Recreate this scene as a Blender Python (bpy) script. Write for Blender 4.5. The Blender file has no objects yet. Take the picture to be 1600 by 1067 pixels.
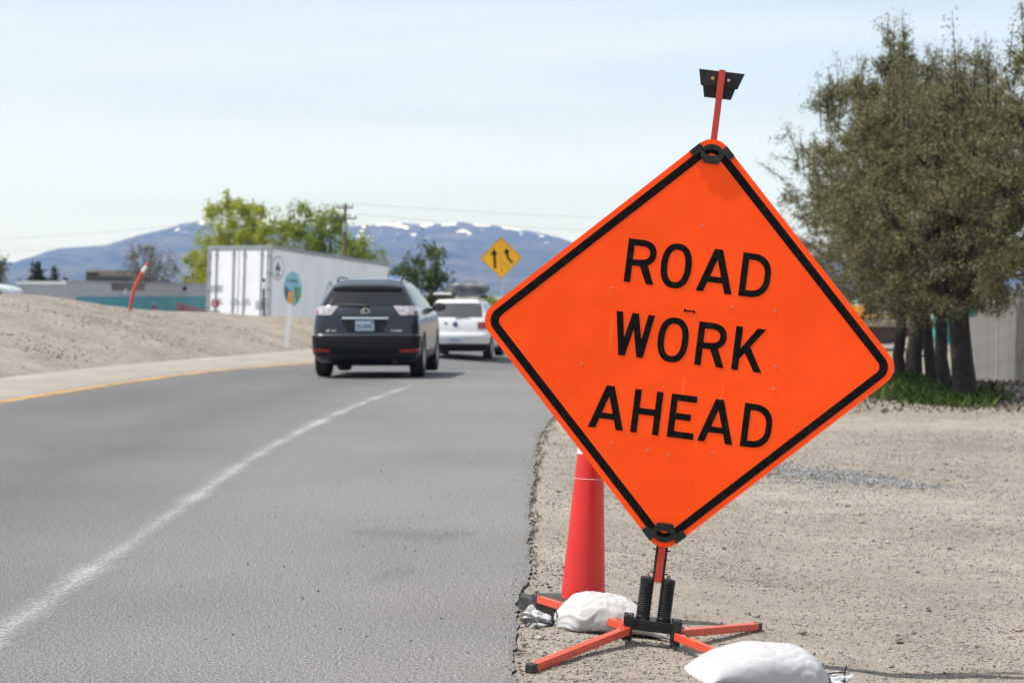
import bpy, bmesh, math, random
import numpy as np
from mathutils import Vector, Matrix, Euler
from mathutils.geometry import tessellate_polygon

R = math.radians
rng = np.random.default_rng(7)
random.seed(7)
sc = bpy.context.scene
col = sc.collection

# ------------------------------------------------------------------ camera
F = 3200.0                    # focal length in pixels of a 1600 px wide frame
CAMZ = 1.38
PITCH = math.atan(71.5 / F)
cam_d = bpy.data.cameras.new('camera')
cam_d.sensor_width = 36.0
cam_d.lens = F / 1600 * 36.0
cam_d.clip_start = 0.1
cam_d.clip_end = 30000
cam = bpy.data.objects.new('camera', cam_d)
col.objects.link(cam)
cam.location = (0, 0, CAMZ)
cam.rotation_euler = (math.pi / 2 - PITCH, 0, 0)
cam_d.dof.use_dof = True
cam_d.dof.focus_distance = 8.25
cam_d.dof.aperture_fstop = 5.0
sc.camera = cam

# ------------------------------------------------------------------ sky, sun, exposure
SUN = Vector((-0.50, -0.035, 1.0)).normalized()       # towards the sun
world = bpy.data.worlds.new('World')
sc.world = world
world.use_nodes = True
wn, wl = world.node_tree.nodes, world.node_tree.links
wn.clear()
w_out = wn.new('ShaderNodeOutputWorld')
w_bg = wn.new('ShaderNodeBackground')
w_bg.inputs['Strength'].default_value = 0.10
w_sky = wn.new('ShaderNodeTexSky')
w_sky.sky_type = 'NISHITA'
w_sky.sun_disc = False
w_sky.sun_elevation = math.asin(SUN.z)
w_sky.sun_rotation = math.atan2(SUN.x, SUN.y)
w_sky.altitude = 850
w_sky.air_density = 1.0
w_sky.dust_density = 1.2
w_sky.ozone_density = 1.0
w_tc = wn.new('ShaderNodeTexCoord')
w_sep = wn.new('ShaderNodeSeparateXYZ')
wl.new(w_tc.outputs['Generated'], w_sep.inputs[0])
w_add = wn.new('ShaderNodeMath'); w_add.operation = 'ADD'; w_add.inputs[1].default_value = 0.22
w_abs = wn.new('ShaderNodeMath'); w_abs.operation = 'ABSOLUTE'
wl.new(w_sep.outputs['Z'], w_abs.inputs[0]); wl.new(w_abs.outputs[0], w_add.inputs[0])
w_dx = wn.new('ShaderNodeMath'); w_dx.operation = 'DIVIDE'
w_dy = wn.new('ShaderNodeMath'); w_dy.operation = 'DIVIDE'
wl.new(w_sep.outputs['X'], w_dx.inputs[0]); wl.new(w_add.outputs[0], w_dx.inputs[1])
wl.new(w_sep.outputs['Y'], w_dy.inputs[0]); wl.new(w_add.outputs[0], w_dy.inputs[1])
w_cmb = wn.new('ShaderNodeCombineXYZ')
wl.new(w_dx.outputs[0], w_cmb.inputs['X']); wl.new(w_dy.outputs[0], w_cmb.inputs['Y'])
w_map = wn.new('ShaderNodeMapping'); w_map.inputs['Scale'].default_value = (0.9, 2.6, 1); w_map.inputs['Rotation'].default_value = (0, 0, R(14)); w_map.inputs['Location'].default_value = (3.1, 0.4, 0)
wl.new(w_cmb.outputs[0], w_map.inputs[0])
w_n = wn.new('ShaderNodeTexNoise'); w_n.inputs['Scale'].default_value = 0.9; w_n.inputs['Detail'].default_value = 5; w_n.inputs['Roughness'].default_value = 0.5; w_n.inputs['Distortion'].default_value = 0.6
wl.new(w_map.outputs[0], w_n.inputs['Vector'])
w_r = wn.new('ShaderNodeMapRange'); w_r.inputs['From Min'].default_value = 0.34; w_r.inputs['From Max'].default_value = 0.68; w_r.inputs['To Min'].default_value = 0.50; w_r.inputs['To Max'].default_value = 0.84
wl.new(w_n.outputs['Fac'], w_r.inputs['Value'])
w_mix = wn.new('ShaderNodeMixRGB'); w_mix.inputs['Color2'].default_value = (6.35, 7.0, 7.75, 1)      # thin high cloud
wl.new(w_r.outputs[0], w_mix.inputs['Fac']); wl.new(w_sky.outputs[0], w_mix.inputs['Color1'])
wl.new(w_mix.outputs[0], w_bg.inputs['Color']); wl.new(w_bg.outputs[0], w_out.inputs['Surface'])

sun_d = bpy.data.lights.new('sun', 'SUN')
sun_d.energy = 4.2
sun_d.angle = R(0.6)
sun_d.color = (1.0, 0.955, 0.89)
sun = bpy.data.objects.new('sun', sun_d)
col.objects.link(sun)
sun.rotation_euler = SUN.to_track_quat('Z', 'Y').to_euler()
sun.location = (-20, 0, 40)

vs = sc.view_settings
vs.view_transform = 'Standard'
vs.look = 'None'
vs.exposure = 0.55
vs.gamma = 1.0
vs.use_curve_mapping = False
sc.cycles.use_denoising = True
sc.cycles.use_adaptive_sampling = True
sc.cycles.adaptive_threshold = 0.02
sc.cycles.max_bounces = 7
sc.cycles.diffuse_bounces = 3
sc.cycles.glossy_bounces = 3
sc.cycles.transparent_max_bounces = 10
sc.cycles.volume_bounces = 0
sc.cycles.sample_clamp_indirect = 6.0

# ------------------------------------------------------------------ pixel helpers (layout by sight lines, each at its own real distance)
_cp, _sp = math.cos(PITCH), math.sin(PITCH)
def ray(px, py):
    xr, yr = (px - 800) / F, (533.5 - py) / F
    return Vector((xr, _cp + yr * _sp, -_sp + yr * _cp))
def at(px, py, Y):
    d = ray(px, py)
    return Vector((0, 0, CAMZ)) + d * (Y / d.y)
def on_ground(px, py, z=0.0):
    d = ray(px, py)
    return Vector((0, 0, CAMZ)) + d * ((z - CAMZ) / d.z)

# ------------------------------------------------------------------ materials
def nodes_of(name):
    m = bpy.data.materials.new(name)
    m.use_nodes = True
    nt = m.node_tree
    return m, nt.nodes, nt.links, nt.nodes['Principled BSDF']
def ramp(nd, pts):
    r = nd.new('ShaderNodeValToRGB')
    e = r.color_ramp.elements
    while len(e) < len(pts): e.new(0.5)
    for i, (p, c) in enumerate(pts):
        e[i].position = p
        e[i].color = (*c, 1) if len(c) == 3 else c
    return r
def mat(name, c, rough=0.5, metal=0.0, var=0.12, scale=6.0, bump=0.0, bscale=40.0, coat=0.0, spec=0.5, dirt=None):
    """plain surface: base colour with a soft mottling of its own and fine relief"""
    m, nd, lk, p = nodes_of(name)
    tc = nd.new('ShaderNodeTexCoord')
    n = nd.new('ShaderNodeTexNoise'); n.inputs['Scale'].default_value = scale; n.inputs['Detail'].default_value = 6; n.inputs['Roughness'].default_value = 0.65
    lk.new(tc.outputs['Object'], n.inputs['Vector'])
    lo = tuple(v * (1 - var) for v in c); hi = tuple(v * (1 + var) for v in c)
    r = ramp(nd, [(0.3, lo), (0.7, hi)])
    lk.new(n.outputs['Fac'], r.inputs[0])
    last = r.outputs[0]
    if dirt:
        n2 = nd.new('ShaderNodeTexNoise'); n2.inputs['Scale'].default_value = dirt[2]; n2.inputs['Detail'].default_value = 8; n2.inputs['Roughness'].default_value = 0.7
        lk.new(tc.outputs['Object'], n2.inputs['Vector'])
        r2 = ramp(nd, [(0.48, (0, 0, 0)), (0.72, (dirt[1],) * 3)])
        lk.new(n2.outputs['Fac'], r2.inputs[0])
        mx = nd.new('ShaderNodeMixRGB'); mx.inputs['Color2'].default_value = (*dirt[0], 1)
        lk.new(r2.outputs[0], mx.inputs['Fac']); lk.new(last, mx.inputs['Color1'])
        last = mx.outputs[0]
    lk.new(last, p.inputs['Base Color'])
    p.inputs['Roughness'].default_value = rough
    p.inputs['Metallic'].default_value = metal
    p.inputs['Specular IOR Level'].default_value = spec
    if coat:
        p.inputs['Coat Weight'].default_value = coat
        p.inputs['Coat Roughness'].default_value = 0.04
    if bump:
        nb = nd.new('ShaderNodeTexNoise'); nb.inputs['Scale'].default_value = bscale; nb.inputs['Detail'].default_value = 5
        lk.new(tc.outputs['Object'], nb.inputs['Vector'])
        b = nd.new('ShaderNodeBump'); b.inputs['Strength'].default_value = 0.6; b.inputs['Distance'].default_value = bump
        lk.new(nb.outputs['Fac'], b.inputs['Height']); lk.new(b.outputs[0], p.inputs['Normal'])
    return m

def leaf_mat(name, cols, rough=0.6, transl=0.25):
    m, nd, lk, p = nodes_of(name)
    g = nd.new('ShaderNodeNewGeometry')
    r = ramp(nd, cols)
    lk.new(g.outputs['Random Per Island'], r.inputs[0])
    lk.new(r.outputs[0], p.inputs['Base Color'])
    p.inputs['Roughness'].default_value = rough
    p.inputs['Specular IOR Level'].default_value = 0.16
    t = nd.new('ShaderNodeBsdfTranslucent'); lk.new(r.outputs[0], t.inputs['Color'])
    mx = nd.new('ShaderNodeMixShader'); mx.inputs[0].default_value = transl
    lk.new(p.outputs[0], mx.inputs[1]); lk.new(t.outputs[0], mx.inputs[2])
    lk.new(mx.outputs[0], nd['Material Output'].inputs['Surface'])
    return m

def ground_mat(name, stops, scales=(0.35, 3.0, 45.0, 160.0), bump=0.012, speck=0.5, rough=0.95, lw=1.0):
    """dry earth / gravel / asphalt: broad tone, patches, grit and fine grain, with relief"""
    m, nd, lk, p = nodes_of(name)
    tc = nd.new('ShaderNodeTexCoord')
    def noise(s, d=4, rg=0.6):
        n = nd.new('ShaderNodeTexNoise'); n.inputs['Scale'].default_value = s; n.inputs['Detail'].default_value = d; n.inputs['Roughness'].default_value = rg
        lk.new(tc.outputs['Object'], n.inputs['Vector']); return n
    a, b, c, d = noise(scales[0]), noise(scales[1]), noise(scales[2], 3, 0.7), noise(scales[3], 2, 0.7)
    def math_(op, x, y):
        n = nd.new('ShaderNodeMath'); n.operation = op
        for i, v in enumerate((x, y)):
            if isinstance(v, (int, float)): n.inputs[i].default_value = v
            else: lk.new(v, n.inputs[i])
        return n.outputs[0]
    s = math_('ADD', math_('MULTIPLY', a.outputs['Fac'], 0.30 * lw), math_('MULTIPLY', b.outputs['Fac'], 0.25 * lw))
    g = math_('ADD', math_('MULTIPLY', c.outputs['Fac'], 0.45 * speck * 2), math_('MULTIPLY', d.outputs['Fac'], 0.5 * speck * 2))
    tot = math_('ADD', s, g)
    tot = math_('DIVIDE', tot, 0.55 * lw + 0.95 * speck * 2)
    rp = ramp(nd, stops); lk.new(tot, rp.inputs[0])
    lk.new(rp.outputs[0], p.inputs['Base Color'])
    p.inputs['Roughness'].default_value = rough
    p.inputs['Specular IOR Level'].default_value = 0.2
    hgt = math_('ADD', math_('MULTIPLY', c.outputs['Fac'], 0.7), math_('MULTIPLY', d.outputs['Fac'], 0.3))
    bp = nd.new('ShaderNodeBump'); bp.inputs['Strength'].default_value = 0.9; bp.inputs['Distance'].default_value = bump
    lk.new(hgt, bp.inputs['Height']); lk.new(bp.outputs[0], p.inputs['Normal'])
    return m, nd, lk, p, rp

M = {}
M['gravel'] = ground_mat('gravel', [(0.39, (0.110, 0.096, 0.080)), (0.465, (0.228, 0.199, 0.166)), (0.54, (0.290, 0.254, 0.213)), (0.63, (0.48, 0.435, 0.38))], bump=0.02, speck=0.8, lw=1.6)[0]
M['berm'] = ground_mat('berm_soil', [(0.38, (0.10, 0.086, 0.072)), (0.455, (0.205, 0.177, 0.147)), (0.54, (0.270, 0.236, 0.198)), (0.63, (0.38, 0.35, 0.315))], scales=(0.5, 2.2, 9.0, 40.0), bump=0.05, speck=0.5)[0]
M['concrete'] = ground_mat('gutter_concrete', [(0.34, (0.20, 0.178, 0.152)), (0.5, (0.265, 0.238, 0.204)), (0.64, (0.33, 0.30, 0.262))], scales=(0.4, 1.6, 12.0, 60.0), bump=0.004, speck=0.3)[0]
M['far'] = ground_mat('far_soil', [(0.3, (0.13, 0.115, 0.09)), (0.5, (0.21, 0.185, 0.145)), (0.7, (0.27, 0.24, 0.19))], scales=(0.02, 0.2, 2.0, 9.0), bump=0.05)[0]

# asphalt: lane polished darker left of the edge line, paler dusty shoulder (UV x = metres right of the edge line)
def asphalt():
    m, nd, lk, p, rp = ground_mat('asphalt', [(0.41, (0.024, 0.024, 0.024)), (0.47, (0.115, 0.1135, 0.111)), (0.53, (0.155, 0.153, 0.149)), (0.59, (0.38, 0.376, 0.367))], scales=(0.12, 0.5, 75.0, 190.0), bump=0.0015, speck=1.0, lw=0.30)
    uv = nd.new('ShaderNodeUVMap')
    sp = nd.new('ShaderNodeSeparateXYZ'); lk.new(uv.outputs[0], sp.inputs[0])
    wob = nd.new('ShaderNodeTexNoise'); wob.inputs['Scale'].default_value = 0.5
    ad = nd.new('ShaderNodeMath'); ad.operation = 'ADD'; lk.new(sp.outputs['X'], ad.inputs[0]); lk.new(wob.outputs['Fac'], ad.inputs[1])
    mr = ramp(nd, [(0.0, (0.84, 0.85, 0.865)), (0.28, (0.70, 0.71, 0.73)), (0.44, (0.79, 0.797, 0.81)), (0.56, (0.70, 0.71, 0.73)), (0.66, (0.86, 0.86, 0.865)), (0.76, (0.97, 0.965, 0.955)), (0.86, (1.0, 0.994, 0.985)), (1.0, (1.0, 0.99, 0.975))])
    nm = nd.new('ShaderNodeMapRange'); nm.inputs['From Min'].default_value = -5.2; nm.inputs['From Max'].default_value = 2.6
    lk.new(ad.outputs[0], nm.inputs['Value']); lk.new(nm.outputs[0], mr.inputs[0])
    mx = nd.new('ShaderNodeMixRGB'); mx.blend_type = 'MULTIPLY'; mx.inputs['Fac'].default_value = 1
    lk.new(rp.outputs[0], mx.inputs['Color1']); lk.new(mr.outputs[0], mx.inputs['Color2'])
    lk.new(mx.outputs[0], p.inputs['Base Color'])
    p.inputs['Roughness'].default_value = 0.88
    return m
M['asphalt'] = asphalt()
M['asphalt_edge'] = ground_mat('asphalt_edge', [(0.36, (0.025, 0.025, 0.025)), (0.5, (0.07, 0.069, 0.067)), (0.66, (0.15, 0.145, 0.14))], scales=(0.8, 6, 60, 180), bump=0.02)[0]

def paint_mat(name, c, keep, soft, streak=(30, 3, 1), edge=True):
    """worn road paint: paint left in streaks, asphalt showing between"""
    m, nd, lk, p = nodes_of(name)
    tc = nd.new('ShaderNodeTexCoord'); uv = nd.new('ShaderNodeUVMap')
    n1 = nd.new('ShaderNodeTexNoise'); n1.inputs['Scale'].default_value = 48; n1.inputs['Detail'].default_value = 6; n1.inputs['Roughness'].default_value = 0.75
    mp = nd.new('ShaderNodeMapping'); mp.inputs['Scale'].default_value = (1.0, 0.55, 1); lk.new(tc.outputs['Object'], mp.inputs[0]); lk.new(mp.outputs[0], n1.inputs['Vector'])
    n2 = nd.new('ShaderNodeTexNoise'); n2.inputs['Scale'].default_value = 1.1; lk.new(tc.outputs['Object'], n2.inputs['Vector'])
    sp = nd.new('ShaderNodeSeparateXYZ'); lk.new(uv.outputs[0], sp.inputs[0])
    ed = nd.new('ShaderNodeMath'); ed.operation = 'PINGPONG'; ed.inputs[1].default_value = 0.5; lk.new(sp.outputs['X'], ed.inputs[0])   # 0 at the edges, .5 in the middle
    a1 = nd.new('ShaderNodeMath'); a1.operation = 'MULTIPLY_ADD'; a1.inputs[1].default_value = 0.75 if edge else 0.1; lk.new(ed.outputs[0], a1.inputs[0]); lk.new(n1.outputs['Fac'], a1.inputs[2])
    a2 = nd.new('ShaderNodeMath'); a2.operation = 'MULTIPLY_ADD'; a2.inputs[1].default_value = 0.45; lk.new(n2.outputs['Fac'], a2.inputs[0]); lk.new(a1.outputs[0], a2.inputs[2])
    r = nd.new('ShaderNodeMapRange'); r.inputs['From Min'].default_value = keep; r.inputs['From Max'].default_value = keep + soft; lk.new(a2.outputs[0], r.inputs['Value'])
    p.inputs['Base Color'].default_value = (*c, 1); p.inputs['Roughness'].default_value = 0.8
    t = nd.new('ShaderNodeBsdfTransparent'); mx = nd.new('ShaderNodeMixShader')
    lk.new(r.outputs[0], mx.inputs[0]); lk.new(t.outputs[0], mx.inputs[1]); lk.new(p.outputs[0], mx.inputs[2])
    lk.new(mx.outputs[0], nd['Material Output'].inputs['Surface'])
    return m
M['white_paint'] = paint_mat('worn_white_paint', (0.30, 0.305, 0.295), 0.82, 0.40)
M['yellow_paint'] = paint_mat('worn_yellow_paint', (0.46, 0.25, 0.05), 0.50, 0.3, edge=False)
M['stain'] = paint_mat('tyre_stain', (0.115, 0.113, 0.11), 0.75, 1.9)

# fluorescent orange sheeting: its glow is painted into the base colour, red above one to brighten the panel (it turns violet and blue light into orange)
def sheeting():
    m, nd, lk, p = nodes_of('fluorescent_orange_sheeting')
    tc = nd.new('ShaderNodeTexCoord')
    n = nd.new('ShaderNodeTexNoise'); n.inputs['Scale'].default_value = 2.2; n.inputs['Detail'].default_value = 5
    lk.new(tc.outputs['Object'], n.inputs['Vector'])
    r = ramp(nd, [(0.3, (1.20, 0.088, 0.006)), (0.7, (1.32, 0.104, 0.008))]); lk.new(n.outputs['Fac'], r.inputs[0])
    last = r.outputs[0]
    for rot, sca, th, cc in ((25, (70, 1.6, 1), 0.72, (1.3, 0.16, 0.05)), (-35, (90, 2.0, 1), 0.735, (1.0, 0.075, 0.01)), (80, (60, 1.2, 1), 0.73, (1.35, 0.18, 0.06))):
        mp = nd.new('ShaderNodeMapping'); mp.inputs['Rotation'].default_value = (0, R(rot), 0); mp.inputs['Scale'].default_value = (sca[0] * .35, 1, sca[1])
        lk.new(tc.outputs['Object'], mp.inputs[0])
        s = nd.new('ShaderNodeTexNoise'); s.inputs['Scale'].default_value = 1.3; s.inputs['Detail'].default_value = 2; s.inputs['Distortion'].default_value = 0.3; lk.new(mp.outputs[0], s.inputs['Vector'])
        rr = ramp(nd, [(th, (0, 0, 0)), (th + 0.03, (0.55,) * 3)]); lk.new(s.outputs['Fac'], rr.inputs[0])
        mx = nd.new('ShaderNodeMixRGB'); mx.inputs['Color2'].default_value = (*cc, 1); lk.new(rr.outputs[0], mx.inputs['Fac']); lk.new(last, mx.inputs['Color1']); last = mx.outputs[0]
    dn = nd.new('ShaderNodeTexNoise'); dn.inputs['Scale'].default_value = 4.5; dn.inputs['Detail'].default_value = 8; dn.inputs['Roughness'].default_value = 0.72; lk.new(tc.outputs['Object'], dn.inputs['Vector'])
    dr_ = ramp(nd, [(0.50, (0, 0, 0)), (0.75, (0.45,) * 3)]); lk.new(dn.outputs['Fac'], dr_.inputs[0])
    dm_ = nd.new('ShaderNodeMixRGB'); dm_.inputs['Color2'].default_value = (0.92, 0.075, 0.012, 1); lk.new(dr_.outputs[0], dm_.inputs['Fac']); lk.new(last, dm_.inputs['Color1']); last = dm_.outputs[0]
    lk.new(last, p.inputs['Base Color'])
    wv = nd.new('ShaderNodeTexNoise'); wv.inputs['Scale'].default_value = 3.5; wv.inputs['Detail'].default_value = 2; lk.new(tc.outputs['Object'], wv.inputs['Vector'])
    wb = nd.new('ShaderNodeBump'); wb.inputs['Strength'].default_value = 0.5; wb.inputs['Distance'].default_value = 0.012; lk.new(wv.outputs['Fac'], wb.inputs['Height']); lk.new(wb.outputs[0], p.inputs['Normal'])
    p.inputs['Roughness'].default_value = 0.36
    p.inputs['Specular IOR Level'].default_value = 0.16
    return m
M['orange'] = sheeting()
M['sign_black'] = mat('sign_black_print', (0.007, 0.007, 0.0075), 0.65, spec=0.06, var=0.3, scale=30, dirt=((0.10, 0.06, 0.04), 0.25, 35))
M['orange_powder'] = mat('orange_powder_coat', (0.62, 0.075, 0.032), 0.42, var=0.1, scale=14, dirt=((0.22, 0.05, 0.03), 0.55, 26))
M['mast_red'] = mat('red_mast_coat', (0.56, 0.045, 0.022), 0.45, var=0.1, scale=14, dirt=((0.25, 0.03, 0.02), 0.4, 24))
M['black_steel'] = mat('black_steel', (0.012, 0.012, 0.013), 0.42, spec=0.3, var=0.25, scale=20, dirt=((0.12, 0.10, 0.085), 0.4, 18), bump=0.0006)
M['black_rubber'] = mat('black_rubber', (0.026, 0.026, 0.027), 0.7, var=0.25, scale=9, dirt=((0.16, 0.14, 0.12), 0.45, 10), bump=0.001)
M['brass'] = mat('brass_bolt', (0.55, 0.36, 0.14), 0.35, 0.9)
M['steel'] = mat('zinc_steel', (0.52, 0.52, 0.50), 0.35, 0.9)
M['rivet'] = mat('dull_rivet', (0.42, 0.30, 0.24), 0.5, 0.4)
M['cone'] = mat('cone_plastic', (0.62, 0.022, 0.017), 0.4, var=0.06, scale=5, dirt=((0.52, 0.04, 0.03), 0.5, 9), bump=0.0004, bscale=60)
M['white_band'] = mat('white_reflective_band', (0.74, 0.74, 0.74), 0.35)
M['bag'] = mat('white_woven_bag', (0.43, 0.425, 0.42), 0.62, var=0.05, scale=8, bump=0.010, bscale=18, dirt=((0.52, 0.48, 0.43), 0.5, 5))
M['bag2'] = mat('clean_white_bag', (0.42, 0.42, 0.43), 0.6, var=0.05, scale=8, bump=0.010, bscale=11)
M['film'] = mat('crumpled_film', (0.46, 0.46, 0.46), 0.25, var=0.5, scale=60, bump=0.008, bscale=70)
M['tie'] = mat('black_tie', (0.02, 0.02, 0.02), 0.5)

# ------------------------------------------------------------------ building helpers
def link(name, me, m=None, parent=None, smooth=False, angle=None):
    o = bpy.data.objects.new(name, me)
    col.objects.link(o)
    if m is not None and not me.materials: me.materials.append(m)
    if parent is not None: o.parent = parent
    if smooth:
        me.polygons.foreach_set('use_smooth', [True] * len(me.polygons))
        if angle: me.set_sharp_from_angle(angle=R(angle))
    return o
def tag(o, label=None, cat=None, group=None, kind=None):
    if label: o['label'] = label
    if cat: o['category'] = cat
    if group: o['group'] = group
    if kind: o['kind'] = kind
    return o
def empty(name, loc, rz=0.0, label=None, cat=None, group=None, rot=None):
    o = bpy.data.objects.new(name, None)
    o.empty_display_size = 0.2
    col.objects.link(o)
    o.location = loc
    o.rotation_euler = rot if rot else (0, 0, rz)
    return tag(o, label, cat, group)
def np_mesh(name, v, f):
    """fast mesh from arrays; f is an (n,k) index array"""
    me = bpy.data.meshes.new(name)
    v = np.asarray(v, dtype=np.float32); f = np.asarray(f, dtype=np.int32)
    n, k = f.shape
    me.vertices.add(len(v)); me.vertices.foreach_set('co', v.ravel())
    me.loops.add(n * k); me.loops.foreach_set('vertex_index', f.ravel())
    me.polygons.add(n); me.polygons.foreach_set('loop_start', np.arange(0, n * k, k, dtype=np.int32))
    me.update(calc_edges=True); me.validate()
    return me
def grid_mesh(name, P, uv=None, wrap=False):
    """P: (rows, cols, 3) array -> quad sheet"""
    P = np.asarray(P, dtype=np.float32); r, c, _ = P.shape
    i = np.arange(r * c).reshape(r, c)
    f = np.stack([i[:-1, :-1], i[:-1, 1:], i[1:, 1:], i[1:, :-1]], -1).reshape(-1, 4)
    if wrap:
        g = np.stack([i[:-1, -1], i[:-1, 0], i[1:, 0], i[1:, -1]], -1)
        f = np.concatenate([f, g])
    me = np_mesh(name, P.reshape(-1, 3), f)
    if uv is not None:
        l = me.uv_layers.new(name='UVMap')
        vi = np.empty(len(me.loops), dtype=np.int32); me.loops.foreach_get('vertex_index', vi)
        l.data.foreach_set('uv', np.asarray(uv, dtype=np.float32).reshape(-1, 2)[vi].ravel())
    return me

class G:
    """collects simple solids into one mesh"""
    def __init__(s): s.v, s.f, s.M = [], [], Matrix.Identity(4)
    def add(s, vs, fs):
        b = len(s.v)
        s.v += [s.M @ Vector(p) for p in vs]
        s.f += [[b + i for i in f] for f in fs]
        return s
    def box(s, c, d, rot=None):
        m = Matrix.Translation(c) @ (rot.to_matrix().to_4x4() if rot is not None else Matrix.Identity(4))
        h = [x / 2 for x in d]
        vs = [m @ Vector((sx * h[0], sy * h[1], sz * h[2])) for sz in (-1, 1) for sy in (-1, 1) for sx in (-1, 1)]
        return s.add(vs, [(0, 2, 3, 1), (4, 5, 7, 6), (0, 1, 5, 4), (2, 6, 7, 3), (0, 4, 6, 2), (1, 3, 7, 5)])
    def beam(s, a, b, w, h, up=(0, 0, 1)):
        """square bar from a to b, w across, h in the up direction"""
        a, b = Vector(a), Vector(b); y = (b - a).normalized(); x = y.cross(Vector(up)).normalized(); z = x.cross(y)
        vs = [p + x * (sx * w / 2) + z * (sz * h / 2) for p in (a, b) for sx, sz in ((-1, -1), (1, -1), (1, 1), (-1, 1))]
        return s.add(vs, [(0, 1, 2, 3), (7, 6, 5, 4), (0, 4, 5, 1), (1, 5, 6, 2), (2, 6, 7, 3), (3, 7, 4, 0)])
    def tube(s, pts, rad, n=8, cap=True):
        pts = [Vector(p) for p in pts]
        rad = rad if isinstance(rad, (list, tuple)) else [rad] * len(pts)
        t0 = (pts[1] - pts[0]).normalized()
        x = t0.orthogonal().normalized(); b = len(s.v)
        for i, p in enumerate(pts):
            t = (pts[min(i + 1, len(pts) - 1)] - pts[max(i - 1, 0)]).normalized()
            x = (x - t * x.dot(t)).normalized(); y = t.cross(x)
            for k in range(n):
                a = 2 * math.pi * k / n
                s.v.append(s.M @ (p + (x * math.cos(a) + y * math.sin(a)) * rad[i]))
        for i in range(len(pts) - 1):
            for k in range(n):
                k2 = (k + 1) % n
                s.f.append([b + i * n + k, b + i * n + k2, b + (i + 1) * n + k2, b + (i + 1) * n + k])
        if cap:
            s.f.append([b + k for k in range(n)][::-1]); s.f.append([b + (len(pts) - 1) * n + k for k in range(n)])
        return s
    def lathe(s, prof, n=32, axis='Z', c=(0, 0, 0), cap=True):
        """prof: list of (radius, height)"""
        b = len(s.v); c = Vector(c)
        for r_, h_ in prof:
            for k in range(n):
                a = 2 * math.pi * k / n; u, w = r_ * math.cos(a), r_ * math.sin(a)
                p = {'Z': (u, w, h_), 'X': (h_, u, w), 'Y': (w, h_, u)}[axis]
                s.v.append(s.M @ (c + Vector(p)))
        for i in range(len(prof) - 1):
            for k in range(n):
                k2 = (k + 1) % n
                s.f.append([b + i * n + k, b + i * n + k2, b + (i + 1) * n + k2, b + (i + 1) * n + k])
        if cap:
            s.f.append([b + k for k in range(n)][::-1]); s.f.append([b + (len(prof) - 1) * n + k for k in range(n)])
        return s
    def prism(s, outer, holes=(), y0=0.0, y1=0.01, plane='XZ'):
        """flat outline (list of 2D points) extruded from y0 (front) to y1 (back)"""
        loops = [list(outer)] + [list(h) for h in holes]
        tri = tessellate_polygon([[Vector((p[0], p[1], 0)) for p in l] for l in loops])
        flat = [p for l in loops for p in l]; n = len(flat)
        mk = (lambda p, y: (p[0], y, p[1])) if plane == 'XZ' else (lambda p, y: (p[0], p[1], y))
        vs = [mk(p, y0) for p in flat] + [mk(p, y1) for p in flat]
        fs = []
        for t in tri:
            a, b_, c_ = (Vector(flat[i]) for i in t)
            ccw = (b_.x - a.x) * (c_.y - a.y) - (b_.y - a.y) * (c_.x - a.x) > 0
            t = tuple(t) if ccw else tuple(reversed(t))
            if plane == 'XZ': fs += [t, tuple(n + i for i in reversed(t))]
            else: fs += [tuple(reversed(t)), tuple(n + i for i in t)]
        k = 0
        for l in loops:
            for i in range(len(l)):
                j = (i + 1) % len(l); fs.append((k + i, k + j, n + k + j, n + k + i))
            k += len(l)
        return s.add(vs, fs)
    def build(s, name, m, parent=None, smooth=False, angle=None, bevel=0.0, fix=True):
        me = bpy.data.meshes.new(name)
        me.from_pydata([tuple(p) for p in s.v], [], s.f)
        if fix:
            bm = bmesh.new(); bm.from_mesh(me); bmesh.ops.recalc_face_normals(bm, faces=bm.faces); bm.to_mesh(me); bm.free()
        o = link(name, me, m, parent, smooth, angle)
        if bevel:
            b = o.modifiers.new('bevel', 'BEVEL'); b.width = bevel; b.segments = 2; b.limit_method = 'ANGLE'; b.angle_limit = R(40)
        return o

def copy_tree(o, parent=None):
    c = o.copy(); col.objects.link(c); c.parent = parent
    for ch in list(o.children): copy_tree(ch, c)
    return c

# value noise for terrain
_tab = rng.random((256, 256))
def vnoise(x, y):
    x = np.asarray(x, dtype=float); y = np.asarray(y, dtype=float)
    xi = np.floor(x).astype(int); yi = np.floor(y).astype(int); fx = x - xi; fy = y - yi
    fx = fx * fx * (3 - 2 * fx); fy = fy * fy * (3 - 2 * fy)
    g = lambda a, b: _tab[a & 255, b & 255]
    return (g(xi, yi) * (1 - fx) + g(xi + 1, yi) * fx) * (1 - fy) + (g(xi, yi + 1) * (1 - fx) + g(xi + 1, yi + 1) * fx) * fy
def fbm(x, y, o=4, gain=0.5):
    s, a, f, t = 0, 1.0, 1.0, 0
    for i in range(o):
        s = s + a * (vnoise(np.asarray(x) * f + 17.3 * i, np.asarray(y) * f + 9.1 * i) - 0.5); t += a; a *= gain; f *= 2.03
    return s / t
def sstep(a, b, x):
    t = np.clip((np.asarray(x, dtype=float) - a) / (b - a), 0, 1); return t * t * (3 - 2 * t)

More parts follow.
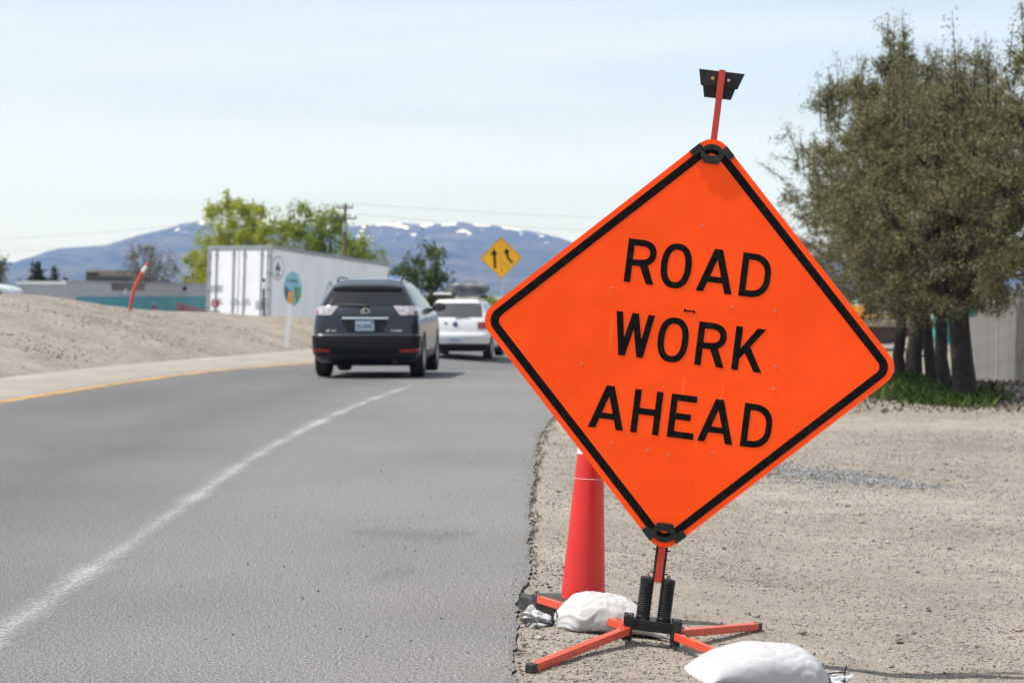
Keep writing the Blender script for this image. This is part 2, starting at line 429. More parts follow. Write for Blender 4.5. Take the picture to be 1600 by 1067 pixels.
# ------------------------------------------------------------------ the lie of the land
def xw(y):                                   # white edge line
    y = np.asarray(y, dtype=float)
    c = np.where(y < 17, 0.0, np.where(y < 33, (np.clip(y, 17, 33) - 17) ** 2 / 300.0, 0.853 + 0.107 * (y - 33)))
    return -2.10 - 0.10 * sstep(8, 17, y) + c
_edge_px = [(800, 1140), (803, 1067), (800, 1022), (806, 985), (803, 955), (818, 921), (829, 885), (824, 850), (829, 825), (826, 800), (829, 770), (832, 746), (837, 700), (846, 675), (864, 653)]
_ep = [on_ground(a, b) for a, b in _edge_px]
_ey = np.array([p.y for p in _ep]); _ex = np.array([p.x for p in _ep])
def xe(y):                                   # broken right edge of the asphalt
    y = np.asarray(y, dtype=float)
    near = np.interp(y, _ey, _ex)
    far = xw(y) + 2.55
    return np.where(y < _ey[-1], near, far + (_ex[-1] - (float(xw(_ey[-1])) + 2.55)) * np.exp(-(y - _ey[-1]) / 5))
def road_z(x, y):                            # the bend is banked down to the right
    u = np.clip(np.asarray(x) - xw(y), -7.0, 3.2)
    return -0.075 * sstep(34, 58, y) * (u + 7.0) - 0.13 * sstep(34, 58, y)
def land_z(x, y):                            # gravel beside the shoulder
    x = np.asarray(x, dtype=float); y = np.asarray(y, dtype=float)
    v = x - xe(y)
    s = -0.014 - 0.12 * np.clip(v - 0.3, 0, 1.25) - 0.02 * sstep(1.4, 4, v)
    s = s + 0.05 * fbm(x * 0.35, y * 0.35, 3) * sstep(0.5, 3, v) + 0.020 * fbm(x * 1.7, y * 1.7, 3) * sstep(0.1, 0.8, v)
    s = s + 0.022 * fbm(x * 3, y * 2.2, 3) * sstep(-0.02, 0.0, v) * (1 - sstep(0.1, 0.4, v))
    s = np.where(v < -0.05, -0.06, s)
    return s + road_z(x, y)

# road
ys = np.concatenate([np.arange(2.0, 14, 0.05), np.arange(14, 26, 0.12), np.arange(26, 60, 0.6), np.arange(60, 190, 3.0)])
def jag(y):
    return 0.06 * fbm(y * 1.9, y * 0 + 3.3, 4, 0.7) + 0.045 * np.abs(fbm(y * 7, y * 0 + 8.1, 4, 0.75)) + 0.03 * fbm(y * 26, y * 0 + 5.1, 2)
cols_u = np.linspace(0, 1, 15)
L = xw(ys) - 4.85; E = xe(ys) + jag(ys)
X = L[:, None] + (E - L)[:, None] * cols_u[None, :]
Y = np.repeat(ys[:, None], len(cols_u), 1)
Z = road_z(X, Y)
P = np.stack([X, Y, Z], -1)
drop = np.stack([E + 0.012, ys, Z[:, -1] - 0.07], -1)[:, None, :]
road = link('road', grid_mesh('road', P, np.stack([X - xw(Y), Y], -1)), M['asphalt'], smooth=True)
tag(road, 'sun-bleached grey asphalt road with a worn shoulder, bending to the far distance', kind='structure')
edge = link('asphalt_edge', grid_mesh('asphalt_edge', np.concatenate([P[:, -1:, :], drop], 1)), M['asphalt_edge'], road)
tag(edge, kind='structure')

def ribbon(name, ya, yb, step, off, w, m, dz=0.004, wob=0.0):
    y = np.arange(ya, yb, step)
    x0 = xw(y) + off + wob * fbm(y * 0.9, y * 0, 2)
    x = np.stack([x0 - w / 2, x0, x0 + w / 2], 1); yy = np.repeat(y[:, None], 3, 1)
    pts = np.stack([x, yy, road_z(x, yy) + dz], -1)
    uv = np.stack([np.repeat(np.array([[0.0, 0.5, 1.0]]), len(y), 0), yy], -1)
    o = link(name, grid_mesh(name, pts, uv), m, road)
    return tag(o, kind='structure')
ribbon('white_edge_line', 2.5, 31.5, 0.25, 0.0, 0.33, M['white_paint'], wob=0.03)
ribbon('yellow_edge_line', 6, 150, 0.5, -4.72, 0.19, M['yellow_paint'])
def stain(name, px):
    c = [on_ground(*p) for p in px]
    cx = sum(p.x for p in c) / len(c); cy = sum(p.y for p in c) / len(c)
    a, b = c[0], c[-1]; n = 24; rows = []
    for i in range(n + 1):
        t = i / n; k = t * (len(c) - 1); j = min(int(k), len(c) - 2); q = c[j].lerp(c[j + 1], k - j)
        w = 0.95 * math.sin(math.pi * t) ** 0.5 * (0.7 + 0.6 * random.random())
        rows.append([(q.x, q.y - w / 2, 0.004), (q.x, q.y, 0.004), (q.x, q.y + w / 2, 0.004)])
    uv = [[(0, i / n), (0.5, i / n), (1, i / n)] for i in range(n + 1)]
    tag(link(name, grid_mesh(name, rows, uv), M['stain'], road), kind='structure')
stain('tyre_stain', [(545, 832), (620, 835), (680, 838), (745, 834)])
stain('tyre_stain', [(575, 908), (610, 896), (650, 890)])

# concrete gutter along the yellow line
yc = np.concatenate([np.arange(4, 70, 0.5), np.arange(70, 190, 3.0)])
offs = np.array([-4.80, -4.86, -5.3, -6.1, -6.75, -6.9])
hts = np.array([-0.02, 0.012, 0.03, 0.055, 0.075, -0.05])
Xc = xw(yc)[:, None] + offs[None, :]; Yc = np.repeat(yc[:, None], len(offs), 1)
Xc = Xc + 0.10 * fbm(Yc * 0.4, Xc, 3) * (offs[None, :] < -6)
gut = link('concrete_gutter', grid_mesh('concrete_gutter', np.stack([Xc, Yc, road_z(Xc, Yc) + hts[None, :]], -1)), M['concrete'], smooth=True)
tag(gut, 'pale dusty concrete strip beside the yellow line', kind='structure')

# gravel verge to the right
vv = np.concatenate([np.array([-0.5, -0.12]), np.arange(-0.06, 3.0, 0.05), np.arange(3.0, 8, 0.2), np.arange(8, 16, 1.0), np.array([18, 22, 30, 45, 70, 110])])
yg = np.concatenate([np.arange(2.0, 5, 0.3), np.arange(5, 13, 0.05), np.arange(13, 24, 0.12), np.arange(24, 50, 0.5), np.arange(50, 190, 4.0)])
Xg = xe(yg)[:, None] + vv[None, :]; Yg = np.repeat(yg[:, None], len(vv), 1)
Zg = land_z(Xg, Yg)
fine = 0.010 * fbm(Xg * 7, Yg * 7, 3) + 0.007 * fbm(Xg * 22, Yg * 22, 2)
Zg = Zg + fine * sstep(-0.02, 0.2, Xg - xe(Yg)) * (1 - sstep(10, 22, Yg))
ground = link('gravel_ground', grid_mesh('gravel_ground', np.stack([Xg, Yg, Zg], -1)), M['gravel'], smooth=True)
tag(ground, 'dry tan gravel verge beside the road', kind='structure')

# raised dirt island left of the road, laid from its foot to its crest and down behind
crest_px = [(-900, 430, 26), (-420, 446, 38), (-200, 452, 44), (0, 459, 50), (60, 461.5, 52.5), (110, 467, 54.5), (160, 476, 56.5), (205, 483, 58), (262, 486, 60), (320, 488, 62), (380, 491, 64), (440, 495, 65.5), (500, 498, 67), (600, 503, 72), (700, 508, 80), (780, 511, 92)]
cp = [at(a, b, c) for a, b, c in crest_px]
nt = 260
tt = np.linspace(0, len(cp) - 1, nt)
cr = np.stack([np.interp(tt, np.arange(len(cp)), [p[k] for p in cp]) for k in range(3)], 1)
fy = cr[:, 1] - np.interp(cr[:, 0], [-40, -13, -10, -5], [14, 12, 9, 5])
fx = xw(fy) - 6.72 + 0.16 * fbm(fy * 0.8, fy * 0, 3)
ft = np.stack([fx, fy, road_z(fx, fy) + 0.06], 1)
ws = np.linspace(0, 1, 60)
S = ft[:, None, :] * (1 - ws)[None, :, None] + cr[:, None, :] * ws[None, :, None]
prof = ws ** 0.85
S[:, :, 2] = ft[:, None, 2] * (1 - prof)[None, :] + cr[:, None, 2] * prof[None, :]
bell = np.sin(np.pi * ws)[None, :]
S[:, :, 2] += bell * (0.45 * fbm(S[:, :, 0] * 0.25, S[:, :, 1] * 0.25, 4)) + (0.07 * fbm(S[:, :, 0] * 1.1, S[:, :, 1] * 1.1, 4)) * np.clip(ws * 6, 0, 1)[None, :]
zb = np.interp(tt, [0, 3, 4, 5.5, 15], [1.05, 1.0, 0.95, -0.6, -1.1])
b1 = cr + np.array([-1.2, 2.6, 0]); b1[:, 2] = zb
lot = 1 - sstep(3.5, 5.5, tt)                        # raised lot behind the left end
b2 = cr + np.stack([-6 - 20 * lot, 22 + 33 * lot, 0 * lot], 1); b2[:, 2] = zb
b3 = b2 + np.array([-3, 6, 0]); b3[:, 2] = -1.4
S = np.concatenate([S, b1[:, None, :], b2[:, None, :], b3[:, None, :]], 1)
berm = link('dirt_island', grid_mesh('dirt_island', S), M['berm'], smooth=True)
tag(berm, 'raised bank of bare tan dirt between road and buildings', kind='structure')
def berm_pt(i, w):
    a = S[int(i), :60]; k = w * 59; j = int(min(k, 58)); return a[j] * (1 - (k - j)) + a[j + 1] * (k - j)
from mathutils.bvhtree import BVHTree
_bt = BVHTree.FromPolygons([tuple(v.co) for v in berm.data.vertices], [tuple(p.vertices) for p in berm.data.polygons])
def on_berm(px, py):
    d = ray(px, py); h = _bt.ray_cast(Vector((0, 0, CAMZ)), d.normalized())
    return h[0]

# far plain, out to the horizon
fx_ = np.array([-9000, -3000, -800, -200, -90, -60, -40, -25, -10, 10, 40, 80, 200, 800, 3000, 9000.0])
fy_ = np.array([-600, -100, 0, 20, 45, 70, 110, 160, 300, 800, 2500, 6000, 12000.0])
FX, FY = np.meshgrid(fx_, fy_)
FZ = np.full_like(FX, -1.05)
far = link('far_ground', grid_mesh('far_ground', np.stack([FX, FY, FZ], -1)), M['far'])
tag(far, 'flat dry land behind the road and the bank', kind='structure')

# ------------------------------------------------------------------ loose stones
_octv = np.array([(1, 0, 0), (-1, 0, 0), (0, 1, 0), (0, -1, 0), (0, 0, 1), (0, 0, -1)], dtype=float)
_octf = np.array([(0, 2, 4), (2, 1, 4), (1, 3, 4), (3, 0, 4), (2, 0, 5), (1, 2, 5), (3, 1, 5), (0, 3, 5)])
# a rounder 14-vertex stone
_cub = np.array([(a, b, c) for a in (-1, 1) for b in (-1, 1) for c in (-1, 1)], dtype=float) * 0.62
def stones(name, x, y, z, size, m, label, sink=0.3):
    n = len(x)
    base = np.repeat(_octv[None], n, 0) * rng.uniform(0.55, 1.15, (n, 6, 1))
    base += rng.normal(0, 0.16, base.shape)
    sc_ = size[:, None] * np.stack([rng.uniform(0.8, 1.3, n), rng.uniform(0.7, 1.1, n), rng.uniform(0.45, 0.8, n)], 1) * 0.5
    base *= sc_[:, None, :]
    a = rng.uniform(0, 6.28, n); ca, sa = np.cos(a)[:, None], np.sin(a)[:, None]
    bx = base[:, :, 0] * ca - base[:, :, 1] * sa; by = base[:, :, 0] * sa + base[:, :, 1] * ca
    v = np.stack([bx + x[:, None], by + y[:, None], base[:, :, 2] + (z + size * 0.5 * (0.5 - sink))[:, None]], -1)
    f = (_octf[None] + (np.arange(n) * 6)[:, None, None]).reshape(-1, 3)
    o = link(name, np_mesh(name, v.reshape(-1, 3), f), m)
    return tag(o, label, 'stones' if 'crumb' not in name else 'crumbs', kind='stuff')
M['pebble'] = leaf_mat('pebbles', [(0.0, (0.085, 0.077, 0.068)), (0.22, (0.21, 0.183, 0.153)), (0.5, (0.29, 0.255, 0.215)), (0.72, (0.25, 0.243, 0.235)), (0.88, (0.40, 0.36, 0.31)), (0.96, (0.30, 0.19, 0.12)), (1.0, (0.55, 0.52, 0.47))], 0.9, 0.0)
M['grey_pebble'] = leaf_mat('grey_pebbles', [(0.0, (0.085, 0.088, 0.09)), (0.5, (0.185, 0.187, 0.19)), (1.0, (0.33, 0.33, 0.33))], 0.9, 0.0)
M['crumb'] = leaf_mat('asphalt_crumbs', [(0.0, (0.02, 0.02, 0.02)), (0.5, (0.07, 0.068, 0.065)), (1.0, (0.17, 0.165, 0.155))], 0.9, 0.0)
def ground_h(x, y):
    fn = 0.010 * fbm(x * 7, y * 7, 3) + 0.007 * fbm(x * 22, y * 22, 2)
    return land_z(x, y) + fn * sstep(-0.02, 0.2, x - xe(y)) * (1 - sstep(10, 22, y))
n = 72000
y = 6.6 + 17 * rng.random(n) ** 1.5; x = xe(y) + 0.05 + (0.30 * y) * rng.random(n)
keep = fbm(x * 0.9, y * 0.9, 3) + 0.45 * rng.random(n) > 0.10
x, y = x[keep], y[keep]
sz = 0.005 + 0.014 * rng.random(len(x)) ** 2.3 + 0.0006 * (y - 6.6); sz[rng.random(len(x)) < 0.01] *= 2.2
stones('gravel', x, y, ground_h(x, y), sz, M['pebble'], 'small mixed brown and grey stones scattered over the verge')
n = 9000
y = 20 + 26 * rng.random(n); x = xe(y) + 0.2 + 10 * rng.random(n)
stones('gravel', x, y, land_z(x, y), 0.012 + 0.03 * rng.random(n) ** 3, M['pebble'], 'coarser brown stones on the verge towards the trees')
n = 3800
t = rng.random(n); ctr = [on_ground(a, b, -0.2) for a, b in ((1150, 735), (1260, 742), (1350, 750), (1445, 766))]
cxx = np.interp(t, [0, .4, .7, 1], [p.x for p in ctr]); cyy = np.interp(t, [0, .4, .7, 1], [p.y for p in ctr])
x = cxx + rng.normal(0, 0.16, n); y = cyy + rng.normal(0, 0.62, n) * (1.15 - t)
stones('gravel', x, y, land_z(x, y), 0.014 + 0.028 * rng.random(n) ** 2, M['grey_pebble'], 'streak of pale blue-grey crushed stone on the tan verge')
n = 1900
y = 5.5 + 19 * rng.random(n); lump = np.clip(1.3 * fbm(y * 1.4, y * 0 + 2, 3) + 0.12, 0.0, 1) + 0.9 * np.exp(-((y - 10.1) / 0.55) ** 2)
x = xe(y) + jag(y) + 0.012 + np.abs(rng.normal(0, 0.010, n)) + 0.17 * lump * rng.random(n) ** 2
stones('asphalt_crumbs', x, y, land_z(x, y) + 0.006, 0.004 + 0.022 * rng.random(n) ** 2.8, M['crumb'], 'dark broken asphalt crumbs along the ragged pavement edge', 0.1)
n = 2600
y = 5.8 + 17 * rng.random(n); x = xe(y) + jag(y) - np.abs(rng.normal(0, 0.05, n)) * (0.3 + 2.2 * np.clip(fbm(y * 1.1, y * 0 + 4, 3) + 0.2, 0, 1))
stones('gravel', x, y, np.zeros(n) + 0.001, 0.003 + 0.009 * rng.random(n) ** 2.5, M['pebble'], 'fine grit spilled over the ragged pavement edge', 0.0)
n = 260
y = 6.8 + 12 * rng.random(n); x = xw(y) + 0.3 + (xe(y) - xw(y) - 0.35) * rng.random(n) ** 0.6
stones('asphalt_crumbs', x, y, np.zeros(n) + 0.001, 0.004 + 0.012 * rng.random(n) ** 3, M['crumb'], 'a few dark specks of grit lying on the shoulder', 0.0)
n = 9000
ii = rng.integers(10, nt - 1, n); w_ = rng.random(n)
k = w_ * 59; j = np.minimum(k.astype(int), 58); fr = (k - j)[:, None]
q = S[ii, j] * (1 - fr) + S[ii, j + 1] * fr
sel = fbm(q[:, 0] * 0.4, q[:, 1] * 0.4, 3) + 0.4 * rng.random(n) > 0.2
q = q[sel]
stones('rubble', q[:, 0] + rng.normal(0, .1, len(q)), q[:, 1], q[:, 2], 0.015 + 0.06 * rng.random(len(q)) ** 3, M['pebble'], 'scattered brown stones on the dirt bank')
n = 1300
spots = [on_berm(a, b) for a, b in ((110, 490), (150, 503), (40, 545), (110, 553), (230, 520), (300, 508), (60, 535))]
spots = [s_ for s_ in spots if s_ is not None]
who = rng.integers(0, len(spots), n)
sx = np.array([s_.x for s_ in spots])[who] + rng.normal(0, 1.1, n); sy = np.array([s_.y for s_ in spots])[who] + rng.normal(0, 0.8, n)
hz = []
for a, b in zip(sx, sy):
    h = _bt.ray_cast(Vector((a, b, 6)), Vector((0, 0, -1))); hz.append(h[0].z if h[0] else -5)
stones('rubble', sx, sy, np.array(hz), 0.02 + 0.07 * rng.random(n) ** 3, M['grey_pebble'], 'patches of grey broken stone on the dirt bank')

# ------------------------------------------------------------------ ROAD WORK AHEAD sign on its spring stand
def rounded_square(half, r, cz=0.0, n=10):
    """square standing on its corner (diamond), corner radius r, as XZ outline"""
    pts = []
    for q, (sx, sy) in enumerate(((1, 1), (-1, 1), (-1, -1), (1, -1))):
        for i in range(n + 1):
            a = R(90 * q) + R(90) * i / n
            u = sx * (half - r) + r * math.cos(a); w = sy * (half - r) + r * math.sin(a)
            pts.append(((u - w) * math.sqrt(.5), cz + (u + w) * math.sqrt(.5)))
    return pts
def ell(cx, cy, rx, ry, a0, a1, n=12, ex=2.0):
    o = []
    for i in range(n + 1):
        a = R(a0 + (a1 - a0) * i / n); c, s_ = math.cos(a), math.sin(a)
        o.append((cx + rx * math.copysign(abs(c) ** (2 / ex), c), cy + ry * math.copysign(abs(s_) ** (2 / ex), s_)))
    return o
def glyph(ch, W):
    """outline (and counters) of a highway-gothic capital of height 1 and width W"""
    t = 0.150
    if ch == 'E': return [(0, 0), (0, 1), (W * .97, 1), (W * .97, 1 - t), (t, 1 - t), (t, .57), (W * .82, .57), (W * .82, .57 - t), (t, .57 - t), (t, t), (W, t), (W, 0)], []
    if ch == 'H': return [(0, 0), (0, 1), (t, 1), (t, .58), (W - t, .58), (W - t, 1), (W, 1), (W, 0), (W - t, 0), (W - t, .43), (t, .43), (t, 0)], []
    if ch == 'O': return ell(W / 2, .5, W / 2, .515, 0, 360, 48, 2.35)[:-1], [ell(W / 2, .5, W / 2 - t, .515 - t * .95, 0, 360, 48, 2.35)[:-1]]
    if ch == 'D':
        rx, ry = W * .66, .46
        o = [(0, 0), (0, 1)] + ell(W - rx, 1 - ry, rx, ry, 90, 0, 12, 2.3) + ell(W - rx, ry, rx, ry, 0, -90, 12, 2.3)
        rx2, ry2 = rx - t * .93, ry - t
        h = [(t, t), (t, 1 - t)] + ell(W - rx, 1 - ry, rx2, ry2, 90, 0, 12, 2.3) + ell(W - rx, ry, rx2, ry2, 0, -90, 12, 2.3)
        return o, [h]
    if ch == 'R':
        m_, rx = .40, .34; ry = (1 - m_) / 2
        o = [(0, 0), (0, 1)] + ell(W - rx, 1 - ry, rx, ry, 90, -62, 16, 2.2) + [(W * 1.02, 0), (W * 1.02 - .178, 0), (W * .62 - .09, m_ - .012), (t, m_ - .012), (t, 0)]
        h = [(t, m_ + t - .02), (t, 1 - t)] + ell(W - rx, 1 - ry, rx - t, ry - t + .005, 90, -90, 16, 2.2)
        return o, [h]
    if ch == 'A':
        s_, a = .170, W / 2 - .092
        xl = lambda y: s_ + a * y
        cb0, cb1 = .225, .365; ya = (W / 2 - s_) / a
        o = [(0, 0), (a, 1), (W - a, 1), (W, 0), (W - s_, 0), (W - xl(cb0), cb0), (xl(cb0), cb0), (s_, 0)]
        return o, [[(xl(cb1), cb1), (W / 2, ya), (W - xl(cb1), cb1)]]
    if ch == 'W':
        k = W / .88
        p = [(0, 1), (.15, 1), (.244, .411), (.365, 1), (.515, 1), (.636, .411), (.73, 1), (.88, 1), (.72, 0), (.57, 0), (.44, .634), (.31, 0), (.16, 0)]
        return [(x * k, y) for x, y in p], []
    if ch == 'K':
        k = W / .70
        p = [(0, 0), (0, 1), (.155, 1), (.155, .50), (.49, 1), (.69, 1), (.375, .56), (.70, 0), (.515, 0), (.265, .405), (.155, .255), (.155, 0)]
        return [(x * k, y) for x, y in p], []

SX, SY = 0.560, 8.30
SZ = float(land_z(SX, SY))
s_rot = Euler((R(-0.8), R(7.1), R(-3.6)))
sign = empty('road_work_sign', (SX, SY, SZ), rot=s_rot, label='orange diamond road work ahead sign on a black spring stand at the pavement edge', cat='road sign')
s_mat = Matrix.Translation((SX, SY, SZ)) @ s_rot.to_matrix().to_4x4()
s_inv = s_mat.inverted()
ZC, PX = 1.238, 383.0
YF = -0.034                                                     # front face of the panel
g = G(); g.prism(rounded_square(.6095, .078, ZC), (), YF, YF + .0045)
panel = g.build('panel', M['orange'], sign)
g = G(); g.prism(rounded_square(.6095 - .0225, .058, ZC), [rounded_square(.6095 - .0550, .030, ZC)], YF - .0011, YF - .0003)
g.build('border', M['sign_black'], sign)
rows = [('ROAD', -83, [(-111, 45.5), (-57, 47.5), (1, 56), (67, 46)]),
        ('WORK', 31, [(-116, 60), (-47.5, 47.5), (13, 45), (70.5, 47)]),
        ('AHEAD', 147, [(-138, 55), (-72, 44), (-15, 41), (32, 55), (98.5, 45.5)])]
CAP = 67.5
for word, base, lay in rows:
    for ch, (l, w) in zip(word, lay):
        o, hs = glyph(ch, w / CAP)
        tr = lambda p: ((l + p[0] * CAP) / PX, ZC + (-base + p[1] * CAP) / PX)
        g = G(); g.prism([tr(p) for p in o], [[tr(p) for p in h] for h in hs], YF - .0011, YF - .0003)
        g.build('letter', M['sign_black'], sign)
for rx_, rz_ in ((0, -183), (126, -66), (138, 18), (139, 53), (-160, 52), (-42, 172), (-10, 176), (-98, 168), (58, 164), (-128, -70), (60, -64)):
    g = G(); g.M = Matrix.Translation((rx_ / PX, YF - .0008, ZC - rz_ / PX)); g.lathe([(.0042, 0), (.0042, -.0012), (.002, -.002)], 10, 'Y')
    g.build('rivet', M['rivet'], sign)
g = G(); g.box((-.012, YF - .001, ZC + .131), (.044, .0015, .006), Euler((0, R(-3), 0))); g.box((-.030, YF - .001, ZC + .131), (.008, .0016, .012)); g.box((.008, YF - .001, ZC + .129), (.008, .0016, .010))
g.build('slot', M['sign_black'], sign)
# black corner brackets with an oval eye
for s_ in (1, -1):
    zc = ZC + s_ * (.826 - .054)
    out = ell(0, 0, .047, .037, 180, 0, 16) + [(.049, -.006), (.030, -.041), (-.030, -.041), (-.049, -.006)]
    out = [(x, zc + s_ * y) for x, y in out]
    eye = [(x, zc + s_ * y) for x, y in ell(-.002, .003, .030, .0125, 0, 360, 24)[:-1]]
    if s_ < 0: out, eye = out[::-1], eye[::-1]
    g = G(); g.prism(out, [eye], YF - .012, YF - .0015)
    for q in (1, -1):
        c = Vector((q * .064, YF - .004, zc + s_ * .006))
        g.M = Matrix.Translation(c) @ Matrix.Rotation(-q * s_ * R(45), 4, 'Y')
        g.box((0, 0, .002 * s_), (.030, .017, .052)); g.M = Matrix.Identity(4)
    g.build('corner_bracket', M['black_steel'], sign, bevel=.0015)
# mast
g = G(); g.box((0, -.006, (.262 + 2.352) / 2), (.0262, .020, 2.352 - .262)); g.box((0, -.014, .345), (.030, .020, .165))
g.build('mast', M['mast_red'], sign, bevel=.0015)
g = G(); g.box((0, -.0035, .44), (.048, .014, .345)); g.box((-.0205, -.012, .36), (.006, .022, .19)); g.box((.0205, -.012, .36), (.006, .022, .19))
for z_ in (.395, .300): g.tube([(-.036, -.01, z_), (.036, -.01, z_ - .002)], .0032, 8)
g.build('mast_channel', M['black_steel'], sign, bevel=.001)
# black flag holder at the top
g = G(); zt = 2.348
g.prism([(-.094, zt), (-.080, zt - .062), (-.072, zt - .066), (.070, zt - .066), (.092, zt)][::-1], (), .006, .012)
g.prism([(-.070, zt - .064), (-.060, zt - .108), (.050, zt - .108), (.062, zt - .064)][::-1], (), .014, .040)
hold = g.build('flag_holder', M['black_steel'], sign, bevel=.001)
for x_, mm in ((-.034, M['brass']), (.030, M['steel'])):
    g = G(); g.M = Matrix.Translation((x_, .006, zt - .034)); g.lathe([(.0085, 0), (.0085, -.004), (.006, -.008), (.001, -.009)], 14, 'Y')
    g.build('bolt', mm, hold, smooth=True, angle=40)
# springs
for x_ in (-.0425, .0425):
    g = G(); n = 17 * 18; r0 = .0255
    g.tube([(x_ + r0 * math.cos(i * 2 * math.pi / 18), r0 * math.sin(i * 2 * math.pi / 18), .112 + .150 * i / n) for i in range(n + 1)], .0042, 6)
    g.lathe([(.0215, .105), (.0215, .27)], 20, c=(x_, 0, 0)); g.lathe([(.029, .262), (.029, .275), (.024, .279)], 20, c=(x_, 0, 0)); g.lathe([(.029, .104), (.029, .112)], 20, c=(x_, 0, 0))
    sp = g.build('spring', M['black_steel'], sign, smooth=True, angle=50)
    g = G(); g.lathe([(.008, .279), (.008, .288)], 6, c=(x_, 0, 0)); g.lathe([(.0045, .288), (.0045, .297)], 10, c=(x_, 0, 0))
    g.build('nut', M['brass'] if x_ < 0 else M['rivet'], sp)
# stand base with end brackets
g = G(); g.box((0, 0, .083), (.17, .06, .044))
for s_ in (-1, 1):
    pr = [(-.045, .012), (-.052, .05), (-.048, .10), (-.03, .122), (.03, .122), (.048, .10), (.052, .05), (.045, .012)]
    for off in (.086, .108):
        g.M = Matrix.Translation((s_ * off, 0, 0)) @ Matrix.Rotation(R(90), 4, 'Z'); g.prism(pr[::-1], (), -.003, .003); g.M = Matrix.Identity(4)
    g.box((s_ * .097, 0, .112), (.024, .05, .014)); g.tube([(s_ * .078, -.03, .06), (s_ * .122, -.03, .06)], .006, 8); g.tube([(s_ * .078, .03, .06), (s_ * .122, .03, .06)], .006, 8)
for s_ in (-1, 1): g.box((s_ * .098, -.047, .068), (.040, .006, .098)); g.box((s_ * .098, .047, .068), (.040, .006, .098))
g.build('base', M['black_steel'], sign, bevel=.0015)
for (dx, dy, sx_, sy_) in ((-.49, -.77, -1, -1), (.53, .76, 1, 1), (.50, -.60, 1, -1), (-.45, .62, -1, 1)):
    fw = Vector((SX + dx, SY + dy, 0)); fw.z = float(ground_h(fw.x, fw.y)) + .018
    if dx < 0 < dy: fw.z += .055
    b = s_inv @ fw; a = Vector((sx_ * .094, sy_ * .028, .058))
    u = (b - a).normalized()
    g = G(); g.beam(a, b - u * .02, .031, .031)
    leg = g.build('leg', M['orange_powder'], sign, bevel=.002)
    g = G(); g.beam(b - u * .022, b + u * .016, .0345, .0345)
    g.build('end_cap', M['black_rubber'], leg, bevel=.003)
    if sx_ * sy_ < 0 or True:
        g = G(); g.tube([a + u * .03 + Vector((0, 0, .018)), a + u * .055 + Vector((0, 0, .026)), a + u * .085 + Vector((0, 0, .018))], .003, 6)
        g.build('latch', M['black_steel'] if sx_ > 0 else M['orange_powder'], leg)

# ------------------------------------------------------------------ tall traffic cone behind the sign
cx_, cy_ = 0.310, 9.02
cone = empty('traffic_cone', (cx_, cy_, float(land_z(cx_, cy_)) - .004), rot=(0, R(3.6), R(33)), label='tall red-orange traffic cone on a black rubber base behind the orange sign', cat='traffic cone')
g = G()
def ngon(r_, n, ph): return [(r_ * math.cos(R(ph) + 2 * math.pi * i / n), r_ * math.sin(R(ph) + 2 * math.pi * i / n)) for i in range(n)]
def sq(h, c): return [(h, h - c), (h - c, h), (-h + c, h), (-h, h - c), (-h, -h + c), (-h + c, -h), (h - c, -h), (h, -h + c)]
g.prism(sq(.225, .05), (), 0, .058, 'XY'); g.prism(sq(.190, .06), (), .056, .066, 'XY')
g.build('base', M['black_rubber'], cone, bevel=.008)
g = G(); prof = [(.104, .05), (.0975, .062), (.097, .075)]
for i in range(1, 30):
    z_ = .075 + i * .0315; r_ = .097 - .0585 * (z_ - .075) / .95
    if abs(z_ - .20) < .016: r_ += .0008
    prof.append((r_, z_))
prof += [(.036, 1.02), (.036, 1.035), (.018, 1.04), (.018, 1.07), (.030, 1.075), (.030, 1.095), (.012, 1.10)]
g.lathe(prof, 48)
g.build('body', M['cone'], cone, smooth=True, angle=35)
for z0, z1 in ((.592, .5945), (.700, .80), (.86, .96)):
    g = G(); rr = lambda z_: .097 - .0585 * (z_ - .075) / .95 + .0012
    g.lathe([(rr(z0) - .002, z0), (rr(z0), z0 + .001), (rr(z1), z1 - .001), (rr(z1) - .002, z1)], 48, cap=False)
    g.build('reflective_band', M['white_band'], cone, smooth=True, angle=35)
for k_ in range(7):                                              # moulded measuring marks
    g = G(); z_ = .112 + .018 * k_; a = R(-112); rr_ = .097 - .0585 * (z_ - .075) / .95
    g.box((rr_ * math.cos(a), rr_ * math.sin(a), z_), (.012, .002, .0025), Euler((0, 0, a + R(90))))
    g.build('mark', M['cone'], cone)

